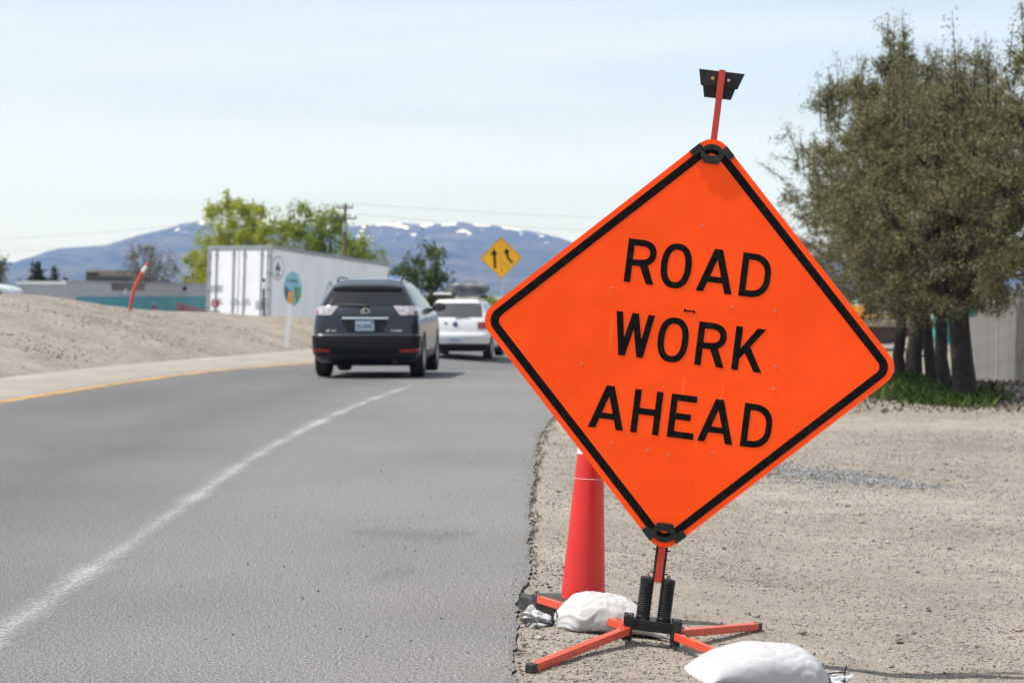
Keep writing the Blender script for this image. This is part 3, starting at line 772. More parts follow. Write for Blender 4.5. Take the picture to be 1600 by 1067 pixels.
# ------------------------------------------------------------------ sandbags lying on the stand's legs
def sandbag(label, loc, Lg, W, H, rot, m, seed, tail=0.06, folds=1.0, notch=None, e0=0.52, e1=2.3, nk=0.33, box=0.85):
    o = empty('sandbag', loc, rot=rot, label=label, cat='sandbag', group='sandbags weighing down the sign stand')
    nt_, nf = 110, 96
    t = np.linspace(0, 1, nt_)[:, None]; ph = np.linspace(0, 2 * np.pi, nf, endpoint=False)[None, :]
    neck = sstep(0.0, nk - .03, t) ** 0.65
    a = 0.024 + (W / 2 - 0.024) * neck * (1 - 0.10 * sstep(0.5, .8, t) + 0.14 * sstep(0.82, 1, t)) * (1 + 0.05 * np.sin(5 * t))
    endf = np.clip(1 - (np.clip((t - e0) / (1 - e0), 0, 1)) ** e1, 0.0, 1) ** 0.8
    b = (0.046 + (H - 0.046) * sstep(0.0, nk + .03, t) ** 0.6) * (0.06 + 0.94 * endf)
    c_, s_ = np.cos(ph), np.sin(ph)
    flat = 0.80 - 0.10 * sstep(0.7, 1, t); bx_ = box + 0.9 * sstep(0.55, 1, t)
    yy = a * np.sign(c_) * np.abs(c_) ** flat
    zz = 0.34 * b + np.where(s_ > 0, 0.66 * b * np.abs(s_) ** bx_, -0.34 * b * np.abs(s_) ** 0.6)
    ang = ph + 0.25 * np.sin(3 * t * 6)
    wr = folds * 0.085 * np.exp(-t / 0.22) * (0.6 * np.sin(9 * ang + seed) + 0.5 * np.sin(17 * ang + 2.3 * seed) + 0.35 * np.sin(29 * ang + seed))
    u_, v_ = np.broadcast_arrays(t * 5.0 + seed * 3, ph * 1.6)
    lum = 0.20 * fbm(u_, v_ * 0.9 + seed, 3) * np.sin(ph / 2) ** 2
    cre = -0.035 * folds * np.exp(-((fbm(u_ * 1.3 + 5, v_ * 1.9 + seed, 3) / 0.05) ** 2)) * (s_ > 0)
    cre = cre + folds * 0.09 * fbm(u_ * 0.7 + 9, v_ * 3.2 + seed, 3) * sstep(0.35, 0.9, t) - 0.05 * np.exp(-((fbm(u_ * 1.0 + 2, v_ * 1.1 + 3 * seed, 2) / 0.035) ** 2)) * (s_ > 0)
    k = 1 + (wr + lum + cre) * sstep(-0.05, 0.2, 1 - t)
    zc_ = 0.34 * b
    zz = np.maximum(zc_ + (zz - zc_) * k, 0.0)
    yy = yy * (1 + 0.5 * (wr + lum))
    xx = np.broadcast_to(t * Lg, yy.shape) + 0.018 * np.sin(2 * ph + seed) * sstep(0.6, 1, t) - 0.03 * sstep(.8, 1, t) * (np.abs(c_) ** 3 - 1) * -1 * 0.6
    if notch:                                                    # the leg lifts the cloth where it comes out
        zz = zz + notch[2] * np.exp(-((xx - notch[0]) / .05) ** 2) * np.exp(-((yy - notch[1]) / .05) ** 2)
    P_ = np.stack([xx, yy, zz], -1)
    seam = P_[-1:].copy(); seam[..., 2] = seam[..., 2].mean() + .004 * np.sin(6 * ph); seam[..., 0] += .008; P_ = np.concatenate([P_, seam], 0)
    link('bag', grid_mesh('bag', P_, wrap=True), m, o, smooth=True)
    cap_ = np.stack([np.repeat(P_[-1:].mean(1), nf, 0), P_[-1]], 0)
    # gathered plastic tail beyond the tie
    nn = 26; tt_ = np.linspace(0, 1, nn)[:, None]; p2 = np.linspace(0, 2 * np.pi, 64, endpoint=False)[None, :]
    rr_ = 0.020 + tail * 0.52 * tt_ ** 0.8
    rr_ = rr_ * (1 + 0.45 * np.sin(7 * p2 + seed + 2 * tt_) * tt_ + 0.5 * fbm(*np.broadcast_arrays(tt_ * 6 + seed, p2 * 2.2), 3) * (0.4 + tt_))
    xx = -tail * 1.25 * tt_ * (1 + 0.35 * np.sin(3 * p2 + seed)) + 0.008
    yv = rr_ * np.cos(p2); zv = 0.028 + rr_ * 0.75 * np.sin(p2) - 0.006 * tt_
    zv = np.maximum(zv, 0.002 + 0.004 * np.abs(np.sin(5 * p2)))
    xx = np.broadcast_to(xx, yv.shape)
    link('gathered_tail', grid_mesh('gathered_tail', np.stack([xx, yv, zv], -1), wrap=True), M['film'], o, smooth=True)
    g = G()
    ring = [(0.006 + .004 * math.sin(2 * q), .031 * math.cos(q), .028 + .031 * math.sin(q)) for q in np.linspace(0, 2 * math.pi, 25)]
    g.tube(ring, .0042, 8)
    return o, g
b1o, g = sandbag('dirty white sandbag with gathered folds, tied at its end toward the asphalt, beside the cone', (0.165, 8.60, float(land_z(0.3, 8.6)) - .004), .47, .33, .158, (0, R(3.5), R(2)), M['bag'], 1.7, .085, 1.5, None, .50, 1.8, .26)
g.tube([(.004, -.032, .03), (-.004, -.046, .045), (.000, -.05, .07), (.016, -.046, .075), (.02, -.04, .05), (.008, -.034, .03)], .0035, 6); g.tube([(.002, -.03, .02), (-.03, -.05, .028), (-.055, -.045, .03)], .0035, 6)
g.build('tie', M['tie'], b1o)
b2p = at(1293, 1046, 7.86)
b2o, g = sandbag('plump clean white sandbag lying across a leg nearest the camera', (b2p.x, 7.86, float(land_z(b2p.x, 7.86)) - .010), .560, .34, .158, (0, R(-6.5), R(180 + 12)), M['bag2'], 4.4, .055, .9, None, .46, 2.4, .24, .66)
g.tube([(.005, -.02, .055), (-.03, -.012, .065), (-.062, .0, .072)], .0035, 6); g.tube([(-.06, -.002, .05), (-.064, .0, .074), (-.066, .002, .098)], .003, 6); g.tube([(-.055, .02, .045), (-.062, .03, .02), (-.05, .035, .004)], .003, 6)
g.build('tie', M['tie'], b2o)

# ------------------------------------------------------------------ vehicles
M['suv_paint'] = mat('charcoal_car_paint', (0.014, 0.0165, 0.024), 0.2, 0.0, var=0.08, scale=3, coat=0.5, spec=0.35, dirt=((0.03, 0.029, 0.027), 0.3, 2.2))
M['suv_lower'] = mat('dark_bumper_plastic', (0.009, 0.0095, 0.012), 0.4, 0.0, var=0.15, scale=4, spec=0.25, dirt=((0.03, 0.028, 0.025), 0.3, 3))
M['white_paint_car'] = mat('white_car_paint', (0.70, 0.70, 0.69), 0.32, var=0.03, scale=3, coat=0.8, dirt=((0.50, 0.47, 0.43), 0.45, 1.6))
M['silver_paint'] = mat('silver_car_paint', (0.55, 0.57, 0.60), 0.3, 0.3, var=0.04, scale=3, coat=0.8)
M['car_glass'] = mat('tinted_glass', (0.008, 0.009, 0.010), 0.05, var=0.2, scale=1.5, spec=0.6)
M['dusty_glass'] = mat('dusty_glass', (0.060, 0.062, 0.064), 0.12, var=0.25, scale=1.2, spec=0.8)
M['tyre'] = mat('tyre_rubber', (0.016, 0.016, 0.016), 0.75, var=0.3, scale=12, dirt=((0.06, 0.055, 0.05), 0.4, 8))
M['alloy'] = mat('alloy_rim', (0.50, 0.50, 0.50), 0.32, 0.85, var=0.1, scale=10, dirt=((0.12, 0.11, 0.10), 0.6, 9))
M['chrome'] = mat('chrome', (0.75, 0.75, 0.75), 0.12, 1.0, var=0.03)
M['lens_clear'] = mat('pale_lamp_lens', (0.42, 0.38, 0.39), 0.10, 0.25, var=0.35, scale=14, coat=1.0)
M['lens_red'] = mat('red_lamp_lens', (0.22, 0.008, 0.010), 0.12, var=0.25, scale=14, coat=1.0)
M['reflector'] = mat('red_reflector', (0.28, 0.008, 0.010), 0.2, var=0.15, scale=20, coat=0.6)
M['trim_black'] = mat('black_trim', (0.012, 0.012, 0.013), 0.45, var=0.2)
M['under'] = mat('underbody', (0.010, 0.010, 0.010), 0.9)
def plate_mat(name, bg, ink, corner):
    """number plate: pale blue-grey field with a blurred row of ink and a sticker; too far to read"""
    m, nd, lk, p = nodes_of(name)
    tc = nd.new('ShaderNodeTexCoord'); n = nd.new('ShaderNodeTexNoise'); n.inputs['Scale'].default_value = 22
    lk.new(tc.outputs['Object'], n.inputs['Vector']); r = ramp(nd, [(0.42, bg), (0.62, tuple(0.8 * v for v in bg))]); lk.new(n.outputs['Fac'], r.inputs[0]); lk.new(r.outputs[0], p.inputs['Base Color'])
    p.inputs['Roughness'].default_value = 0.4
    return m
M['plate'] = plate_mat('number_plate', (0.42, 0.52, 0.60), None, None)
M['plate_ink'] = mat('plate_ink', (0.05, 0.09, 0.22), 0.5)

class Body:
    """car shell from horizontal slices: (z, y_rear, y_front, half_width, r_rear, r_front, bow_rear, bow_front)"""
    def __init__(s, slices, L): s.a = np.array(slices, dtype=float); s.L = L
    def par(s, z): return [np.interp(z, s.a[:, 0], s.a[:, k]) for k in range(1, 8)]
    def half(s, z, nr=8, nc=8, ns=26, nf=6):
        yr, yf, w, rr, rf, br, bf = s.par(z)
        P_ = []
        for i in range(nr): x = (w - rr) * i / nr; P_.append((x, yr + br * (x / w) ** 2))
        y0 = yr + br * ((w - rr) / w) ** 2
        for i in range(nc): a = R(90) * i / nc; P_.append((w - rr + rr * math.sin(a), y0 + rr * (1 - math.cos(a))))
        y1 = yf - bf * ((w - rf) / w) ** 2
        for i in range(ns): P_.append((w, y0 + rr + (y1 - rf - y0 - rr) * i / ns))
        for i in range(nc): a = R(90) * i / nc; P_.append((w - rf + rf * math.cos(a), y1 - rf + rf * math.sin(a)))
        for i in range(nf + 1): x = (w - rf) * (1 - i / nf); P_.append((x, yf - bf * (x / w) ** 2))
        ym, hl = s.L / 2, s.L / 2
        return [(x * (1 - .045 * abs((y - ym) / hl) ** 3.5), y) for x, y in P_]
    def shell(s, zs):
        V, Fc = [], []; n = None
        for z in zs:
            h = s.half(z); ring = [(x, y, z) for x, y in h] + [(-x, y, z) for x, y in h[-2:0:-1]]
            n = len(ring); V += ring
        for i in range(len(zs) - 1):
            for k in range(n):
                k2 = (k + 1) % n; Fc.append((i * n + k, i * n + k2, (i + 1) * n + k2, (i + 1) * n + k))
        Fc.append(tuple(range(n))[::-1]); Fc.append(tuple((len(zs) - 1) * n + k for k in range(n)))
        return V, Fc
    def _poly(s, z):
        h = np.array(s.half(z)); d = np.concatenate([[0], np.cumsum(np.hypot(*np.diff(h, axis=0).T))]); return h, d
    def pt(s, ss, z):
        h, d = s._poly(z); a = abs(ss); q = 1 if ss >= 0 else -1
        return Vector((q * np.interp(a, d, h[:, 0]), np.interp(a, d, h[:, 1]), z))
    def s_x(s, x, z):                                    # arc position of a point at x on the tail
        h, d = s._poly(z); k = int(np.argmax(h[:, 0])); q = 1 if x >= 0 else -1
        return q * float(np.interp(abs(x), h[:k + 1, 0], d[:k + 1]))
    def s_y(s, y, z, q=1):                               # arc position of a point at y on the flank
        h, d = s._poly(z); return q * float(np.interp(y, h[:, 1], d))
    def patch(s, c, off=.006, nu=10, nv=6, depth=.012):
        """surface panel with corners c = [(s,z)] bottom-left, bottom-right, top-right, top-left, standing off the shell"""
        pts = []
        for j in range(nv + 1):
            for i in range(nu + 1):
                u, v = i / nu, j / nv
                ss = (c[0][0] * (1 - u) + c[1][0] * u) * (1 - v) + (c[3][0] * (1 - u) + c[2][0] * u) * v
                z = (c[0][1] * (1 - u) + c[1][1] * u) * (1 - v) + (c[3][1] * (1 - u) + c[2][1] * u) * v
                p = s.pt(ss, z); e = .004
                du = s.pt(ss + e, z) - s.pt(ss - e, z); dv = s.pt(ss, z + e) - s.pt(ss, z - e)
                nrm = du.cross(dv).normalized()
                if nrm.length < .5: nrm = Vector((0, -1, 0))
                pts.append((p, nrm))
        W_ = nu + 1
        vs = [p + n_ * off for p, n_ in pts]; fs = [(j * W_ + i, j * W_ + i + 1, (j + 1) * W_ + i + 1, (j + 1) * W_ + i) for j in range(nv) for i in range(nu)]
        rim = [i for i in range(W_)] + [j * W_ + nu for j in range(1, nv + 1)] + [nv * W_ + i for i in range(nu - 1, -1, -1)] + [j * W_ for j in range(nv - 1, 0, -1)]
        b = len(vs); vs += [pts[i][0] + pts[i][1] * (off - depth) for i in rim]
        fs += [(rim[k], b + k, b + (k + 1) % len(rim), rim[(k + 1) % len(rim)]) for k in range(len(rim))]
        return vs, fs
    def panel(s, name, m, parent, corners, off=.006, nu=10, nv=6, depth=.012):
        g = G(); g.add(*s.patch(corners, off, nu, nv, depth)); return g.build(name, m, parent, smooth=True, angle=40, fix=False)

def cut_arches(o, wheels, r_, half_w):
    """real wheel openings in the shell"""
    for (y, z) in wheels:
        g = G(); g.lathe([(r_, -half_w - .3), (r_, -half_w + .26)], 40, 'X', (0, y, z)); g.lathe([(r_, half_w - .26), (r_, half_w + .3)], 40, 'X', (0, y, z))
        c = g.build('cutter', None)
        c.parent = o.parent
        bpy.context.view_layer.update()
        md = o.modifiers.new('b', 'BOOLEAN'); md.operation = 'DIFFERENCE'; md.object = c; md.solver = 'EXACT'
        dg = bpy.context.evaluated_depsgraph_get(); me = bpy.data.meshes.new_from_object(o.evaluated_get(dg))
        o.modifiers.clear(); o.data = me
        bpy.data.objects.remove(c, do_unlink=True)
    me = o.data
    me.polygons.foreach_set('use_smooth', [True] * len(me.polygons)); me.set_sharp_from_angle(angle=R(38))

def make_wheel(parent, x, y, r_, w, spokes=5):
    q = 1 if x > 0 else -1
    e = empty('wheel', (x, y, r_)); e.parent = parent
    g = G(); k = w / 2
    g.lathe([(r_ * .64, -k * .92), (r_ * .80, -k), (r_ * .93, -k * .96), (r_ * .985, -k * .80), (r_, -k * .5), (r_, k * .5), (r_ * .985, k * .80), (r_ * .93, k * .96), (r_ * .80, k), (r_ * .64, k * .92), (r_ * .62, 0), (r_ * .64, -k * .92)], 44, 'X', cap=False)
    g.build('tyre', M['tyre'], e, smooth=True, angle=30)
    g = G()
    g.lathe([(r_ * .66, q * k * .86), (r_ * .60, q * k * .88), (r_ * .57, q * k * .55), (r_ * .57, -q * k * .6)], 36, 'X', cap=False)
    g.lathe([(r_ * .17, q * k * .30), (r_ * .16, q * k * .78), (r_ * .05, q * k * .82)], 20, 'X')
    for i in range(spokes):
        a = 2 * math.pi * i / spokes + .3
        for da in (-.13, .13):
            g.beam((q * k * .70, r_ * .12 * math.cos(a), r_ * .12 * math.sin(a)), (q * k * .74, r_ * .60 * math.cos(a + da), r_ * .60 * math.sin(a + da)), r_ * .10, r_ * .09, up=(1, 0, 0))
    g.build('rim', M['alloy'], e, smooth=True, angle=35)
    g = G(); g.lathe([(r_ * .56, q * k * .25), (.02, q * k * .25)], 30, 'X'); g.build('brake_disc', M['under'], e)
    return e

# ---- charcoal SUV driving away
suv_o = at(569.5, 591, 34.0)
suv = empty('suv', (suv_o.x, 34.0, 0.004), R(-2.6), label='dark charcoal SUV driving away with its right wheels on the white line', cat='car')
B = Body([(.20, .42, 4.45, .78, .12, .2, .05, .12), (.30, .14, 4.62, .86, .16, .28, .07, .15), (.38, .05, 4.66, .895, .18, .3, .08, .16), (.50, .00, 4.72, .915, .20, .34, .09, .18), (.68, .00, 4.73, .922, .20, .36, .09, .20), (.715, .012, 4.72, .921, .20, .36, .09, .20), (.73, .050, 4.71, .920, .20, .36, .09, .20),
          (.90, .065, 4.64, .915, .22, .4, .10, .22), (1.00, .085, 4.50, .905, .24, .42, .11, .24), (1.06, .105, 4.20, .893, .25, .44, .11, .2), (1.12, .135, 3.70, .872, .25, .4, .11, .12), (1.18, .175, 3.36, .845, .25, .3, .10, .10), (1.22, .205, 3.27, .822, .24, .26, .10, .10), (1.35, .315, 2.98, .748, .22, .24, .09, .10), (1.48, .43, 2.68, .668, .20, .22, .08, .10), (1.56, .50, 2.48, .612, .20, .22, .08, .10), (1.62, .58, 2.30, .55, .2, .22, .08, .10), (1.655, .74, 2.12, .46, .2, .22, .08, .08), (1.672, .98, 1.95, .32, .16, .16, .06, .05), (1.68, 1.3, 1.7, .12, .05, .05, .02, .02)], 4.73)
zs = sorted(set(list(np.linspace(.20, 1.68, 44)) + [.70, .715, .73, 1.655, 1.672]))
g = G(); g.add(*B.shell(zs)); body = g.build('body', M['suv_paint'], suv)
cut_arches(body, [(.97, .37), (3.685, .37)], .405, .92)
g = G(); g.box((0, 2.3, .30), (1.36, 3.7, .16)); g.box((0, .62, .33), (.9, .5, .16)); g.lathe([(.05, .1), (.05, .32)], 14, 'Y', (.48, 0, .29)); g.lathe([(.11, -.28), (.11, .28)], 16, 'X', (-.25, .55, .31)); g.box((0, .97, .36), (1.5, .10, .10)); g.box((0, 3.685, .36), (1.5, .10, .10))
g.build('underbody', M['under'], suv)
sx = lambda x, z: B.s_x(x, z)
gw = B.panel('rear_window', M['car_glass'], suv, [(sx(-.715, 1.215), 1.215), (sx(.715, 1.215), 1.215), (sx(.60, 1.50), 1.50), (sx(-.60, 1.50), 1.50)], .007, 22, 8)
B.panel('rear_bumper', M['suv_lower'], suv, [(B.s_y(.50, .39, -1), .39), (B.s_y(.50, .39, 1), .39), (B.s_y(.44, .705, 1), .705), (B.s_y(.44, .705, -1), .705)], .020, 40, 8, .03)
B.panel('bumper_step', M['suv_paint'], suv, [(sx(-.80, .700), .700), (sx(.80, .700), .700), (sx(.78, .735), .735), (sx(-.78, .735), .735)], .026, 30, 2, .03)
for q in (-1, 1):
    zb_, zt_ = 1.045, 1.200
    c = [(q * abs(sx(.58, zb_)), zb_), (B.s_y(.50, zb_, q), zb_ + .02), (B.s_y(.62, zt_, q), zt_ - .01), (q * abs(sx(.46, zt_)), zt_)]
    if q < 0: c = [c[1], c[0], c[3], c[2]]
    lamp = B.panel('tail_lamp', M['lens_clear'], suv, c, .012, 16, 6, .02)
    c2 = [(q * abs(sx(.80, zb_ + .02)), zb_ + .012), (B.s_y(.49, zb_ + .03, q), zb_ + .03), (B.s_y(.58, zt_ - .06, q), zt_ - .075), (q * abs(sx(.78, zt_ - .06)), zt_ - .085)]
    if q < 0: c2 = [c2[1], c2[0], c2[3], c2[2]]
    B.panel('red_segment', M['lens_red'], lamp, c2, .0155, 8, 4, .006)
    for k_, (xx_, zz_) in enumerate(((.60, 1.14), (.70, 1.105))):
        p = B.pt(q * abs(sx(xx_, zz_)), zz_); g = G(); g.lathe([(.034, -.016), (.030, -.021), (.008, -.024)], 18, 'Y', p); g.build('bulb_bezel', M['chrome'], lamp, smooth=True, angle=40)
    c = [(q * abs(sx(.60, .43)), .435), (B.s_y(.30, .43, q), .455), (B.s_y(.30, .49, q), .505), (q * abs(sx(.57, .49)), .490)]
    if q < 0: c = [c[1], c[0], c[3], c[2]]
    B.panel('rear_reflector', M['reflector'], suv, c, .0265, 12, 3, .01)
    # flank glass
    for (ya, yb, yc_, yd) in ((.72, 1.28, 1.34, .86), (1.34, 2.12, 2.06, 1.40), (2.18, 3.05, 2.60, 2.12)):
        c = [(B.s_y(ya, 1.20, q), 1.205), (B.s_y(yb, 1.20, q), 1.205), (B.s_y(yc_, 1.50, q), 1.50), (B.s_y(yd, 1.50, q), 1.50)]
        if q < 0: c = [c[1], c[0], c[3], c[2]]
        B.panel('side_window', M['car_glass'], suv, c, .006, 8, 6)
    for ya in (1.42, 2.42):
        p0 = B.pt(B.s_y(ya, .98, q), .98); p1 = B.pt(B.s_y(ya + .2, .98, q), .98); off = Vector((q * .02, 0, 0))
        g = G(); g.tube([p0, p0 + off * 1.4, p1 + off * 1.4, p1], .011, 8); g.build('door_handle', M['chrome'], suv, smooth=True)
    c = [(B.s_y(1.40, .36, q), .33), (B.s_y(3.22, .36, q), .33), (B.s_y(3.22, .45, q), .44), (B.s_y(1.40, .45, q), .44)]
    if q < 0: c = [c[1], c[0], c[3], c[2]]
    B.panel('sill_trim', M['suv_lower'], suv, c, .016, 14, 3, .02)
    g = G()
    rl = [(q * .535, .74, 1.60), (q * .545, .80, 1.648), (q * .55, .98, 1.672), (q * .555, 1.5, 1.69), (q * .545, 2.1, 1.675), (q * .53, 2.28, 1.640), (q * .525, 2.32, 1.58)]
    g.tube(rl, [.02, .019, .016, .016, .016, .019, .02], 8); g.build('roof_rail', M['trim_black'], suv, smooth=True)
    # mirror
    g = G(); cx0 = q * 1.0
    for k_ in range(9): pass
    prof = [(.02, -.075), (.075, -.065), (.10, -.02), (.095, .03), (.06, .075), (.01, .085)]
    g.M = Matrix.Translation((cx0, 3.02, 1.175)) @ Matrix.Diagonal((1.25, .95, .82, 1)); g.lathe(prof, 18, 'Y'); g.M = Matrix.Identity(4)
    g.tube([(q * .84, 3.06, 1.12), (cx0 - q * .06, 3.04, 1.14)], [.035, .03], 8)
    mir = g.build('side_mirror', M['trim_black'], suv, smooth=True, angle=50)
    g = G(); g.M = Matrix.Translation((cx0, 3.02 - .066, 1.175)) @ Matrix.Diagonal((1.25, 1, .82, 1)); g.lathe([(.07, 0), (.068, -.004)], 18, 'Y'); g.build('mirror_glass', M['dusty_glass'], mir)
    for yy_ in (.97, 3.685): make_wheel(suv, q * .80, yy_, .37, .245)
c = [(B.s_y(3.20, 1.22, -1) , 1.225), (B.s_y(3.20, 1.22, 1), 1.225), (B.s_y(2.60, 1.5, 1), 1.52), (B.s_y(2.60, 1.5, -1), 1.52)]
h_, d_ = B._poly(1.22); fl, fh = d_[-1], B._poly(1.52)[1][-1]
g = G(); vs_, fs_ = [], []
for j in range(7):
    z = 1.20 + .32 * j / 6; hh, dd = B._poly(z)
    for i in range(13):
        u = i / 12 * 2 - 1; k_ = abs(u) * .62 * (1 - .15 * j / 6)
        yy_ = float(np.interp(k_, hh[::-1, 0][:12], hh[::-1, 1][:12])); vs_.append((math.copysign(k_, u) if u else 0, yy_ + .008, z))
for j in range(6):
    for i in range(12): fs_.append((j * 13 + i, (j + 1) * 13 + i, (j + 1) * 13 + i + 1, j * 13 + i + 1))
g.add(vs_, fs_); g.build('windshield', M['car_glass'], suv, smooth=True, fix=False)
# tail details
g = G()
for k_, (yy_, z0, z1, hw) in enumerate(((.36, 1.505, 1.530, .57), (.42, 1.512, 1.560, .585), (.56, 1.545, 1.600, .56), (.70, 1.585, 1.635, .50))):
    for x_ in np.linspace(-1, 1, 15): pass
secs = [(.375, 1.520, 1.540, .575), (.43, 1.520, 1.572, .585), (.55, 1.55, 1.606, .56), (.68, 1.585, 1.632, .50)]
vs_, fs_ = [], []; n_ = 17
for (yy_, z0, z1, hw) in secs:
    for zz_, sgn in ((z1, 1), (z0, -1)):
        for x_ in np.linspace(-1, 1, n_): vs_.append((x_ * hw, yy_ + .07 * x_ * x_, zz_ - .030 * x_ ** 4))
for i in range(len(secs) - 1):
    for k_ in range(n_ - 1):
        a = i * 2 * n_ + k_; b = (i + 1) * 2 * n_ + k_; fs_ += [(a, a + 1, b + 1, b), (a + n_, b + n_, b + n_ + 1, a + n_ + 1)]
    a, b = i * 2 * n_, (i + 1) * 2 * n_; fs_ += [(a, b, b + n_, a + n_), (a + n_ - 1, a + 2 * n_ - 1, b + 2 * n_ - 1, b + n_ - 1)]
for k_ in range(n_ - 1): fs_.append((k_, k_ + n_, k_ + n_ + 1, k_ + 1))
g = G(); g.add(vs_, fs_); spo = g.build('roof_spoiler', M['suv_paint'], suv, smooth=True, angle=40)
g = G(); g.add([(x_ * .545, .398 + .07 * x_ * x_, z_ - .03 * x_ ** 4) for z_ in (1.470, 1.519) for x_ in np.linspace(-1, 1, 13)], [(i, i + 1, i + 14, i + 13) for i in range(12)]); 
g.build('spoiler_shade', M['trim_black'], spo, fix=False)  # black strip stands in for the shade below the spoiler lip
p = B.pt(0, .875); tl = lambda z: float(B.pt(0, z).y)
g = G(); g.box((0, tl(.87) - .006, .873), (.315, .012, .165)); pl = g.build('number_plate', M['plate'], suv, bevel=.003)
for k_, x_ in enumerate((-.115, -.075, -.02, .02, .06, .10)): g = G(); g.box((x_, tl(.87) - .0135, .868), (.022, .002, .060)); g.build('plate_character', M['plate_ink'], pl)
g = G(); g.box((.128, tl(.87) - .0135, .925), (.040, .002, .032)); g.build('sticker', M['reflector'], pl)
B.panel('plate_recess', M['suv_lower'], suv, [(sx(-.30, .77), .77), (sx(.30, .77), .77), (sx(.40, .96), .985), (sx(-.40, .96), .985)], .003, 16, 4, .006)
B.panel('chrome_strip', M['chrome'], suv, [(sx(-.385, .99), .985), (sx(.385, .99), .985), (sx(.385, 1.01), 1.012), (sx(-.385, 1.01), 1.012)], .018, 20, 2, .02)
g = G(); zc_ = 1.115; yb_ = tl(zc_) - .012
g.prism(ell(0, zc_, .075, .054, 0, 360, 28)[:-1], [ell(0, zc_, .062, .042, 0, 360, 28)[:-1]], yb_ - .004, yb_ + .012)
g.prism([(-.022, zc_ + .040), (-.010, zc_ + .042), (-.028, zc_ - .020), (.040, zc_ - .020), (.032, zc_ - .032), (-.046, zc_ - .032)][::-1], (), yb_ - .003, yb_ + .010)
g.build('emblem', M['chrome'], suv)
for k_, (x_, w_) in enumerate(((-.62, .05), (-.545, .03), (-.50, .03), (-.46, .03))): g = G(); g.box((x_, tl(.79) + .035, .795), (w_, .012, .026 if k_ else .04)); g.build('chrome_letter', M['chrome'], suv)
for k_, x_ in enumerate((.44, .478, .525, .562, .60)): g = G(); g.box((x_, tl(.79) + .030, .795), (.026, .012, .030)); g.build('chrome_letter', M['chrome'], suv)
g = G(); g.tube([(.02, tl(1.205) - .03, 1.205), (-.2, tl(1.225) - .03, 1.222), (-.50, tl(1.235) + .00, 1.232)], [.018, .012, .008], 6); g.lathe([(.03, -.03), (.03, .02)], 12, 'Y', (.02, tl(1.2), 1.205)); g.build('wiper', M['trim_black'], suv)
g = G(); g.tube([(.30, .92, 1.66), (.30, .86, 1.76)], [.006, .004], 6); g.build('antenna', M['trim_black'], suv)

# ---- white SUV further on, with a roof rack
wc = at(711, 565, 58.0)
wy = 58.0; wx = wc.x
car2 = empty('suv', (wx, wy, float(road_z(wx, wy)) + .004), R(-6.0), label='white SUV carrying a grey roof bag, farther ahead on the road', cat='car')
B = Body([(.22, .40, 4.4, .80, .12, .2, .05, .12), (.32, .12, 4.60, .89, .14, .28, .06, .15), (.45, .02, 4.68, .935, .16, .3, .07, .16), (.62, .00, 4.72, .955, .16, .34, .08, .18), (.72, .00, 4.72, .96, .16, .36, .08, .20), (.75, .05, 4.70, .958, .16, .36, .08, .20), (.95, .07, 4.60, .95, .18, .4, .09, .22), (1.04, .09, 4.35, .935, .18, .42, .09, .2), (1.12, .115, 3.70, .915, .18, .4, .09, .12), (1.16, .13, 3.40, .90, .18, .3, .09, .10), (1.22, .16, 3.25, .88, .18, .26, .09, .10), (1.40, .28, 2.95, .79, .17, .24, .08, .10), (1.55, .39, 2.65, .71, .16, .22, .07, .10), (1.64, .47, 2.40, .65, .16, .22, .07, .10), (1.69, .56, 2.2, .58, .16, .22, .07, .10), (1.715, .75, 2.05, .46, .14, .2, .06, .08), (1.725, 1.1, 1.8, .25, .1, .1, .04, .04)], 4.72)
zs = sorted(set(list(np.linspace(.22, 1.725, 40)) + [.72, .735, .75]))
g = G(); g.add(*B.shell(zs)); body = g.build('body', M['white_paint_car'], car2)
cut_arches(body, [(.95, .37), (3.80, .37)], .40, .955)
g = G(); g.box((0, 2.3, .32), (1.4, 3.7, .18)); g.box((0, .95, .37), (1.5, .1, .1)); g.box((0, 3.8, .37), (1.5, .1, .1)); g.build('underbody', M['under'], car2)
sx = lambda x, z: B.s_x(x, z)
B.panel('rear_window', M['dusty_glass'], car2, [(sx(-.76, 1.20), 1.20), (sx(.76, 1.20), 1.20), (sx(.66, 1.60), 1.60), (sx(-.66, 1.60), 1.60)], .007, 18, 6)
B.panel('lower_bumper', M['trim_black'], car2, [(B.s_y(.50, .30, -1), .26), (B.s_y(.50, .30, 1), .26), (B.s_y(.46, .44, 1), .45), (B.s_y(.46, .44, -1), .45)], .012, 30, 5, .03)
B.panel('bumper_step', M['white_paint_car'], car2, [(B.s_y(.40, .66, -1), .60), (B.s_y(.40, .66, 1), .60), (B.s_y(.40, .73, 1), .735), (B.s_y(.40, .73, -1), .735)], .028, 30, 4, .04)
